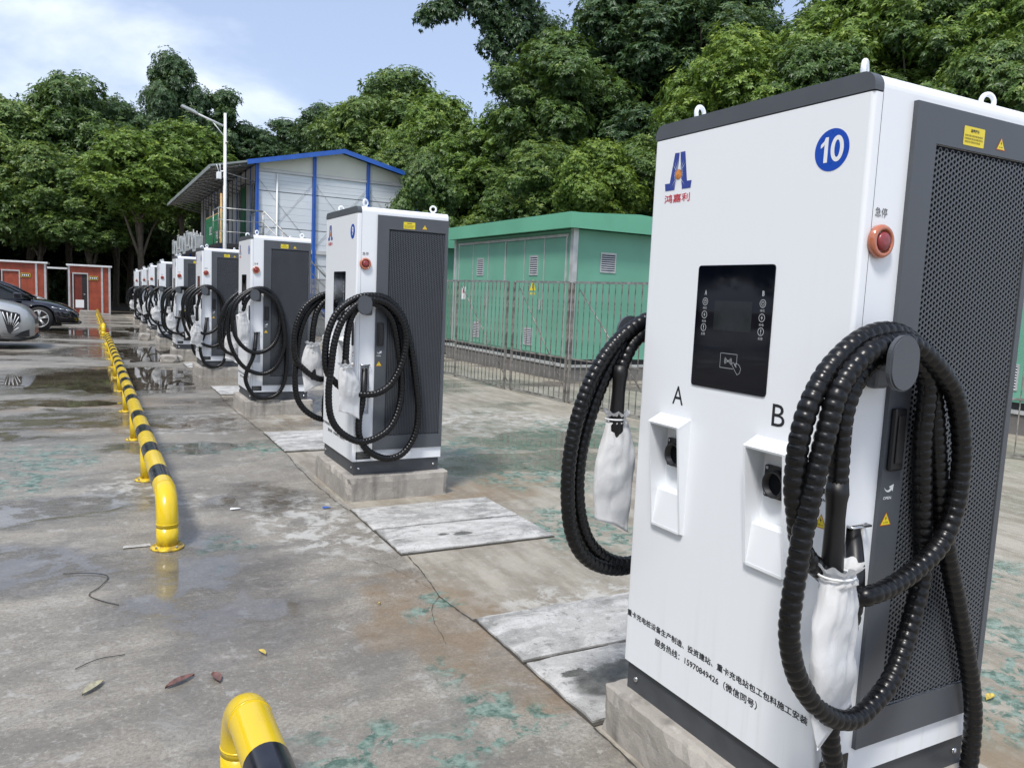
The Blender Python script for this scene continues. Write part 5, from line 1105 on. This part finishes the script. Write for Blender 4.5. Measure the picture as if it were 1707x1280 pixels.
car('car', 'silver car at the left edge with a fan of light strips at its front corner', (-5.02, 19.85, gz(19.8)), M['car_silver'], suv, gl_suv, (-1.45, 1.42), .36, det_silver)
car('car', 'black car with a bright spoked wheel, parked just beyond the silver one', (-4.29, 27.55, gz(27.5)), M['car_black'], sedan, gl_sedan, (-1.45, 1.45), .36, det_black)
car('car', 'white car mostly hidden behind the black car, only its bonnet showing', (-5.2, 32.0, gz(32)), M['car_white'], suv, gl_suv, (-1.45, 1.42), .36, det_black)
# ------------------------------------------------------------------ small litter
def leaf(x, y, l, w, rz, mat, lab):
    m = MB(); n = 8
    for k in range(n + 1):
        t = k / n; ww = w * math.sin(PI * t) ** .8 / 2 + .0004; z = .003 + .006 * math.sin(PI * t) * (1 if k % 2 else .9)
        m.v += [(l * (t - .5), -ww, z + .006), (l * (t - .5), 0, z - .002), (l * (t - .5), ww, z + .007)]
    for k in range(n): m.f += [(3 * k, 3 * k + 3, 3 * k + 4, 3 * k + 1), (3 * k + 1, 3 * k + 4, 3 * k + 5, 3 * k + 2)]; m.m += [0, 0]; m.sm += [True, True]
    o = m.build('fallen_leaf', mat, fix=False, loc=(x, y, gz(y) + .002)); o.rotation_euler = (0, 0, rz); tag(o, lab, 'leaf', 'fallen leaves on the concrete')
M['leaf_pale'] = simple('pale_dry_leaf', (.34, .32, .22), .6, var=.2, scale=60); M['leaf_brown'] = simple('red_brown_leaf', (.15, .075, .062), .5, var=.3, scale=60); M['leaf_yel'] = simple('yellow_leaf', (.5, .38, .08), .6, var=.3, scale=60)
leaf(-1.593, 3.05, .11, .032, .9, M['leaf_pale'], 'pale dry leaf, leftmost of the leaves near the bottom edge'); leaf(-1.31, 2.98, .125, .03, .55, M['leaf_brown'], 'long red brown leaf between the pale leaf and the small brown one')
leaf(-1.186, 2.96, .085, .034, 1.7, M['leaf_brown'], 'small red brown leaf nearest the yellow elbow'); leaf(-.994, 3.10, .055, .02, 1.9, M['leaf_yel'], 'tiny yellowish leaf lying above the near elbow'); leaf(-.403, 3.40, .013, .010, .3, M['leaf_yel'], 'tiny bright yellow leaf on the brown stain'); leaf(1.469, 1.65, .075, .026, .2, M['leaf_yel'], 'yellow leaf on the ground right of charger number 10')
leaf(1.75, 2.35, .07, .02, 2.3, M['leaf_brown'], 'brown leaf on the ground beyond charger number 10')
def twig(P, r, lab):
    m = MB(); m.tube(catmull([(x, y, .006 + gz(y)) for x, y in P], .03), r, 6); tag(m.build('twig', M['crack']), lab, 'twig')
twig([(-1.717, 4.343), (-1.60, 4.31), (-1.521, 4.231), (-1.56, 4.09), (-1.605, 4.004), (-1.55, 3.90), (-1.486, 3.826)], .0022, 'bent dark twig lying left of the near barrier elbow'); twig([(-1.651, 3.231), (-1.571, 3.288), (-1.481, 3.289)], .0018, 'short curved twig above the pale leaf')
def chunk(x, y, s, seed, lab):
    bm = bmesh.new(); bmesh.ops.create_icosphere(bm, subdivisions=2, radius=1); r = random.Random(seed)
    for v in bm.verts: v.co = Vector((max(-.7, min(.7, v.co.x)) * s[0], max(-.7, min(.7, v.co.y)) * s[1], max(-.7, min(.7, v.co.z)) * s[2])) * r.uniform(.9, 1.08)
    me = bpy.data.meshes.new('rubble'); bm.to_mesh(me); bm.free(); me.materials.append(M['plinth']); o = link('rubble', me, loc=(x, y, gz(y) + s[2] * .6)); tag(o, lab, 'rubble')
chunk(-.28, 15.9, (.22, .16, .11), 1, 'broken concrete lump in front of charger number 7'); chunk(-.12, 16.1, (.14, .2, .09), 2, 'smaller concrete lump beside the bigger one by charger number 7'); chunk(-.3, 22.6, (.2, .2, .15), 3, 'concrete lump far down the row by the fifth charger')
for (x, y, lab, mt, s_) in ((-.2, 5.1, 'blue scrap of plastic on the wet concrete', 'pre_blue', .03), (-.76, 5.26, 'small white paper scrap near the barrier', 'print_white', .035)):
    m = MB(); m.add([(-s_, -.01, .008), (s_, -.014, .012), (s_ * .8, .014, .009), (-s_ * .7, .016, .014)], [(0, 1, 2, 3)]); tag(m.build('plastic_scrap', M[mt], fix=False, loc=(x, y, 0)), lab, 'litter')
m = MB().quad((-.07, -.02, 0), (.07, -.025, 0), (.068, .022, 0), (-.066, .02, 0)); tag(m.build('tape_piece', M['slab'], fix=False, loc=(-1.37, 4.68, .006)), 'short strip of pale tape beside the near barrier foot', 'tape')
# ------------------------------------------------------------------ trees
def leaves_mesh(name, blobs, n_sprig, leaf_l, mat, seed, per=7, droop=.35):
    r = np.random.default_rng(seed); C = np.array([b[:3] for b in blobs], float); R = np.array([b[3] for b in blobs], float)
    wgt = R ** 2; idx = r.choice(len(blobs), n_sprig, p=wgt / wgt.sum())
    d = r.normal(size=(n_sprig, 3)); d[:, 2] += .25; d /= np.linalg.norm(d, axis=1)[:, None]
    rad = r.random(n_sprig) ** .28
    sq = np.array([1, 1, .8]); pos = C[idx] + d * (R[idx] * rad)[:, None] * sq
    # uneven surface: push sprigs by a cheap trigonometric noise
    ph = pos * (2.6 / R.mean()); nz = np.sin(ph[:, 0] * 1.3 + ph[:, 1] * .7) * np.cos(ph[:, 1] * 1.9 - ph[:, 2] * 1.1) + .6 * np.sin(ph[:, 2] * 3.1 + ph[:, 0] * 2.3)
    nz2 = np.sin(ph[:, 0] * 3.7 + 1.3) * np.sin(ph[:, 1] * 4.1 + .4) * np.sin(ph[:, 2] * 4.9 + 2.1)
    stray = (r.random(n_sprig) < .10) * r.random(n_sprig) * .38
    pos += d * ((nz * .20 + nz2 * .30 + stray) * R[idx])[:, None]
    keep = (nz > -1.05) | (rad < .7); pos, d, idx, rad = pos[keep], d[keep], idx[keep], rad[keep]; n = len(pos)
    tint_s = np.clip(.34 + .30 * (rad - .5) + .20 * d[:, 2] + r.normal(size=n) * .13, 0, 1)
    V, T = [], []
    az0 = r.random(n) * 6.283
    for k in range(per):
        a = az0 + 6.283 * k / per + r.normal(size=n) * .25
        axis = d * np.array([1, 1, .6]) + np.array([0, 0, .35]); axis /= np.linalg.norm(axis, axis=1)[:, None]
        u = np.cross(axis, np.array([.31, .52, .79])); u /= np.linalg.norm(u, axis=1)[:, None]; v = np.cross(axis, u)
        out = u * np.cos(a)[:, None] + v * np.sin(a)[:, None]
        dirv = out + axis * (.25 + r.random(n) * .5)[:, None] + np.array([0, 0, -1]) * (droop * (.6 + .9 * r.random(n)))[:, None]
        dirv /= np.linalg.norm(dirv, axis=1)[:, None]
        L = leaf_l * (.65 + .6 * r.random(n)); Wd = L * (.17 + .05 * r.random(n))
        sd = np.cross(dirv, axis + r.normal(size=(n, 3)) * .25); sd /= np.maximum(np.linalg.norm(sd, axis=1), 1e-6)[:, None]; up_ = np.cross(sd, dirv)
        b = pos + out * (leaf_l * .06)
        mid = b + dirv * (L * .45)[:, None]; tip = b + dirv * L[:, None] - np.array([0, 0, 1]) * (L * .12)[:, None]
        V.append(np.stack([b, mid + sd * Wd[:, None] + up_ * (Wd * .35)[:, None], tip, mid - sd * Wd[:, None] + up_ * (Wd * .35)[:, None]], 1)); T.append(tint_s + r.normal(size=n) * .06)
    V = np.concatenate(V); T = np.clip(np.concatenate(T), 0, 1); nl = len(V)
    me = bpy.data.meshes.new(name); me.vertices.add(nl * 4); me.vertices.foreach_set('co', V.reshape(-1).astype(np.float32))
    me.loops.add(nl * 6); base = np.arange(nl)[:, None] * 4; li = (base + np.array([0, 1, 2, 0, 2, 3])).reshape(-1)
    me.loops.foreach_set('vertex_index', li.astype(np.int32)); me.polygons.add(nl * 2); me.polygons.foreach_set('loop_start', (np.arange(nl * 2) * 3).astype(np.int32))
    me.update(calc_edges=True); at = me.attributes.new('tint', 'FLOAT', 'POINT'); at.data.foreach_set('value', np.repeat(T, 4).astype(np.float32))
    me.materials.append(mat); return me
def crown_blobs(seed, tall=1.15, n=20):
    r = random.Random(seed); out = []
    for k in range(n):
        t = (k + .5) / n; z = -1 + 2 * t; a = k * 2.4 + r.uniform(-.5, .5); s_ = math.sqrt(max(0, 1 - z * z)) * r.uniform(.5, .82)
        if z > .5: s_ *= .8
        out.append((s_ * math.cos(a), s_ * math.sin(a), z * tall * .84, r.uniform(.17, .36)))
    out += [(0, 0, tall * .75, .3), (0, 0, 0, .55), (.1, .1, -.4, .45), (-.1, 0, .45, .42)]
    return out
crowns = {}
def mk(key, seed, R, n, leaf_l, mat, tall, per=7, droop=.35, nb=20):
    bl = [tuple(q * R for q in b) for b in crown_blobs(seed, tall, nb)]
    crowns[key] = (leaves_mesh('crown', bl, n, leaf_l, M[mat], seed, per, droop), R, tall, bl)
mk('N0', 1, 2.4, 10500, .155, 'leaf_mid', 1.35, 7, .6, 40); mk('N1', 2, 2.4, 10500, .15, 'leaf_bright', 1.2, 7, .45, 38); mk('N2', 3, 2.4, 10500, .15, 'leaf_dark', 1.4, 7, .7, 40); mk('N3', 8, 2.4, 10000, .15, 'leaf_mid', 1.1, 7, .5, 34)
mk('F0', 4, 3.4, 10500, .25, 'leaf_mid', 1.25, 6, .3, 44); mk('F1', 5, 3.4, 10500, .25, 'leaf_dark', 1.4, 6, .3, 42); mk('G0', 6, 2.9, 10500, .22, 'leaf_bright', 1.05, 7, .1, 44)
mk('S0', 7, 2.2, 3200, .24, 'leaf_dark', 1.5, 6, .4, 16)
def trunk_mesh(seed, zb, zc, R, blobs, sx, sz):
    r = random.Random(seed); m = MB(); base_r = .05 * R + .06
    lean = (r.uniform(-.25, .25), r.uniform(-.25, .25)); top = zc
    main = catmull([(0, 0, -.1), (lean[0] * .4, lean[1] * .4, top * .3), (lean[0], lean[1], top * .65), (lean[0] * .6, lean[1] * .6, top)], .35)
    m.tube(main, [base_r * (1 - .65 * i / len(main)) * (1.35 if i == 0 else 1) for i in range(len(main))], 9)
    for q in r.sample(blobs, min(9, len(blobs))):
        e = Vector((q[0] * sx, q[1] * sx, zc + q[2] * sz)); s0 = Vector(main[int(len(main) * r.uniform(.3, .75))]); md = s0.lerp(e, .5) + Vector((r.uniform(-.2, .2), r.uniform(-.2, .2), r.uniform(0, .3)))
        c_ = catmull([tuple(s0), tuple(md), tuple(e)], .3); m.tube(c_, [base_r * .42 * (1 - .8 * i / len(c_)) for i in range(len(c_))], 6)
    return m.mesh('trunk', M['bark'])
TREES = [(-4.7,55.6,2.8,11.7,4.03,"F0"),(-2.5,55.9,3.6,14.1,3.40,"F0"),(0.0,57.8,3.9,13.4,3.05,"F1"),(3.8,60.9,7.2,17.6,2.39,"F1"),(1.0,46.9,4.4,9.3,2.95,"G0"),(3.0,47.8,4.9,10.2,2.95,"G0"),(-4.0,51.4,2.7,9.1,2.62,"F0"),(-1.4,48.9,2.6,7.4,2.56,"F0"),(6.9,61.2,7.5,15.7,2.35,"S0"),(9.4,61.9,7.4,13.3,2.43,"F1"),(12.1,62.9,8.2,14.5,2.51,"S0"),(13.4,57.6,7.8,14.7,2.35,"F1"),(13.4,49.4,6.4,13.7,2.65,"F0"),(-7.2,57.1,2.7,12.8,3.86,"F0"),(5.0,54.6,3.4,9.5,2.67,"F0"),(2.7,67.1,1.3,8.7,4.57,"F1"),(-2.6,69.9,1.0,8.4,5.49,"F1"),(-6.6,72.1,.8,8.2,5.49,"F1"),(8.5,66,2.5,10.5,4.6,"F1"),
(16.4,50.6,7.1,16.2,3.90,"F0"),(14.6,39.0,4.1,12.0,3.03,"N1"),(10.6,33.5,3.2,8.1,1.9,"N0"),(8.3,25.0,2.0,6.3,1.05,"N0"),(11.9,30.7,3.0,6.9,1.99,"N3"),(13.3,28.7,3.7,9.1,2.62,"N1"),(14.0,26.1,5.1,11.5,2.5,"N0"),(11.8,23.5,3.2,6.8,2.00,"N3"),(11.8,19.9,3.2,6.3,1.30,"N1"),(17.2,26.3,7.0,14.6,2.95,"N2"),(15.9,22.9,3.4,8.7,2.4,"N2"),(20.,24.6,8.0,15.2,3.1,"N2"),(15.,17.8,5.0,9.6,1.95,"N1"),(16.0,15.9,4.2,8.9,1.9,"N3"),(18.6,16.7,6.2,11.8,2.3,"N1"),(19.0,14.5,5.4,10.6,2.1,"N0"),(19.4,12.6,5.0,10.3,2.0,"N1"),(17.4,11.8,3.0,8.2,1.7,"N0"),(15.4,19.8,2.9,8.6,2.3,"N0"),
(19.5,31,3.5,13.5,3.6,"N2"),(16.5,33,3.,10.,3.2,"N0"),(22,20,4,13,3.4,"N2"),(21.5,15.5,3,11,3.,"N2"),(24,28,4,14,3.8,"N0"),(13.2,22,1.5,5.5,1.9,"N2"),(14.6,28.5,1.2,6.,2.2,"N2"),(18.5,19.8,1.5,7.,2.5,"N2"),(12.3,27.,1.,5.5,1.9,"N0"),(21.5,12.0,2.5,9.5,2.4,"N3"),(13,35.5,1.5,7,2.4,"N2"),(16.8,42,2,10,3.2,"N2"),
(-10.5,54,2.5,12,4.0,"F1"),(-14.5,55,1.5,12,4.0,"F0"),(-18.5,53,1.5,11,4.0,"F1"),(-22.5,50,1.5,12,4.2,"F0"),(-8,64,3,13,4.4,"F0"),(10.5,52,2,8,3.,"F1"),(1.0,63.,3,12,4.0,"F0"),(6.2,50.5,2.2,7.5,2.4,"F1")]  # leftmost far trees here are added out of view to darken screen reflections
UNSEEN_TREES = [(-23, y, 1.8, 10 + (y * 7) % 4, 3.3, ('F0', 'F1', 'G0')[i % 3]) for i, y in enumerate(range(-32, 44, 5))]  # row added out of view, so the screens reflect trees instead of sky
kind_lab = {'F0': 'tall broad tree of middling green', 'F1': 'tall dark green tree', 'G0': 'rounded bright green tree', 'S0': 'thin tall tree with open dark foliage', 'N0': 'dense tree with drooping mid green leaves', 'N1': 'tree with light yellow green drooping leaves', 'N2': 'dark green tree with long hanging leaves', 'N3': 'low leafy tree with mid green leaves'}
def where(x, y, zt):
    if x < -15: return 'added out of view for screen reflections'
    if x < 9.9 and y > 44: zone = 'behind the red sheds' if x < 2 else ('behind the lamp pole' if x < 6 else 'far behind the white building')
    elif y > 34: zone = 'behind the right end of the white building'
    elif y > 22: zone = 'behind the nearer green cabin'
    else: zone = 'above charger number 10'
    return zone
count = {}
lay = sorted(range(len(TREES)), key=lambda i: (TREES[i][5], TREES[i][0]))
for i, (x, y, zb, zt, R, k) in enumerate(TREES + UNSEEN_TREES):
    me, R0, tall, bl = crowns[k]; zc = (zb + zt) / 2; g0 = gz(y) if x < 11 else 0
    t = empty('tree', (x, y, g0)); sx = R / R0 * 1.12; sz = (zt - zb) / 2 / (R0 * tall * 1.12)
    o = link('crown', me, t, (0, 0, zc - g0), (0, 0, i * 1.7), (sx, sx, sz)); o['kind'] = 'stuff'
    ca, sa = math.cos(i * 1.7), math.sin(i * 1.7)
    b2 = [(b[0] * ca - b[1] * sa, b[0] * sa + b[1] * ca, b[2], b[3]) for b in bl]
    link('trunk', trunk_mesh(i, 0, zc - g0, R, b2, sx, sz), t)
    z_ = where(x, y, zt); count.setdefault((k, z_), []).append(t)
    tag(t, None, 'tree', 'trees ' + z_)
for (k, z_), L in count.items():
    L.sort(key=lambda t: math.atan2(t.location.x + 1.59, t.location.y))
    ordn = ['leftmost', 'second from left', 'third from left', 'fourth from left', 'fifth from left', 'sixth from left', 'seventh from left', 'eighth from left', 'ninth from left', 'tenth from left', 'eleventh from left', 'twelfth from left']
    for j, t in enumerate(L):
        t['label'] = kind_lab[k] + ' ' + z_ + ('' if len(L) == 1 else ', ' + ordn[j] if j < len(L) - 1 else ', rightmost')
# tree leaning out over the gap of sky, its limb reaching left
lt = empty('tree', (14.2, 29.5, 0)); tag(lt, 'tall dark tree leaning left over the gap of sky, its leafy limb reaching out', 'tree', 'trees behind the nearer green cabin')
bl = [(-4.05, .7, 12.15, .42), (-3.6, .5, 12.45, .5), (-3.1, .5, 12.6, .55), (-2.7, .3, 13.4, .75), (-2.9, .3, 14.4, .7), (-2.1, .2, 13.9, .85), (-1.9, .1, 12.8, .75), (-1.2, 0, 13.6, .9), (-1.3, 0, 12.3, .7), (-1.5, .0, 11.4, .5), (-.9, -.1, 10.9, .6), (-.5, -.2, 11.9, .8), (-.2, -.1, 13.2, .9), (-1.4, .1, 14.9, .9), (-.3, .2, 14.8, 1.0), (-.6, 0, 9.9, .6), (.3, 0, 10.6, .9), (.8, 0, 12.2, 1.1), (-1.9, .2, 15.7, .7)]
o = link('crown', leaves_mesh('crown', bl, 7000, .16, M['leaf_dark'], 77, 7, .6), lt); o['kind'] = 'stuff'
m = MB(); m.tube(catmull([(1.2, 0, -.1), (.9, 0, 5), (.1, 0, 10), (-.4, 0, 14)], .4), [.26 * (1 - .7 * i / 36) for i in range(len(catmull([(1.2, 0, -.1), (.9, 0, 5), (.1, 0, 10), (-.4, 0, 14)], .4)))], 9)
m.tube(catmull([(.2, 0, 9.6), (-.9, .1, 11.4), (-2.2, .3, 12.6), (-3.9, .6, 12.4)], .3), .055, 7); m.build('trunk', M['bark'], lt)
# undergrowth: uncountable shrubs at the foot of the trees
def under(name, pts, mat, n, leaf_l, seed, lab):
    me = leaves_mesh(name, pts, n, leaf_l, M[mat], seed, 6, .3); o = link(name, me); tag(o, lab, kind='stuff'); return o
r_ = random.Random(5)
under('undergrowth', [(r_.uniform(-12, 16), r_.uniform(66, 74), r_.uniform(0, 6), r_.uniform(1.2, 2.2)) for _ in range(130)], 'leaf_dark', 15000, .42, 31, 'dark undergrowth filling the space under the far trees')
under('undergrowth', [(12.5 + 12 * t + r_.uniform(-1, 2), 31 - 19 * t + r_.uniform(-1.5, 3.5), r_.uniform(0, 3.6), r_.uniform(.6, 1.1)) for t in [r_.random() for _ in range(70)]] + [(r_.uniform(10.5, 18), r_.uniform(34, 46), r_.uniform(0, 4.5), r_.uniform(.8, 1.6)) for _ in range(40)], 'leaf_mid', 9000, .26, 32, 'shrubs under the trees behind the green cabins')
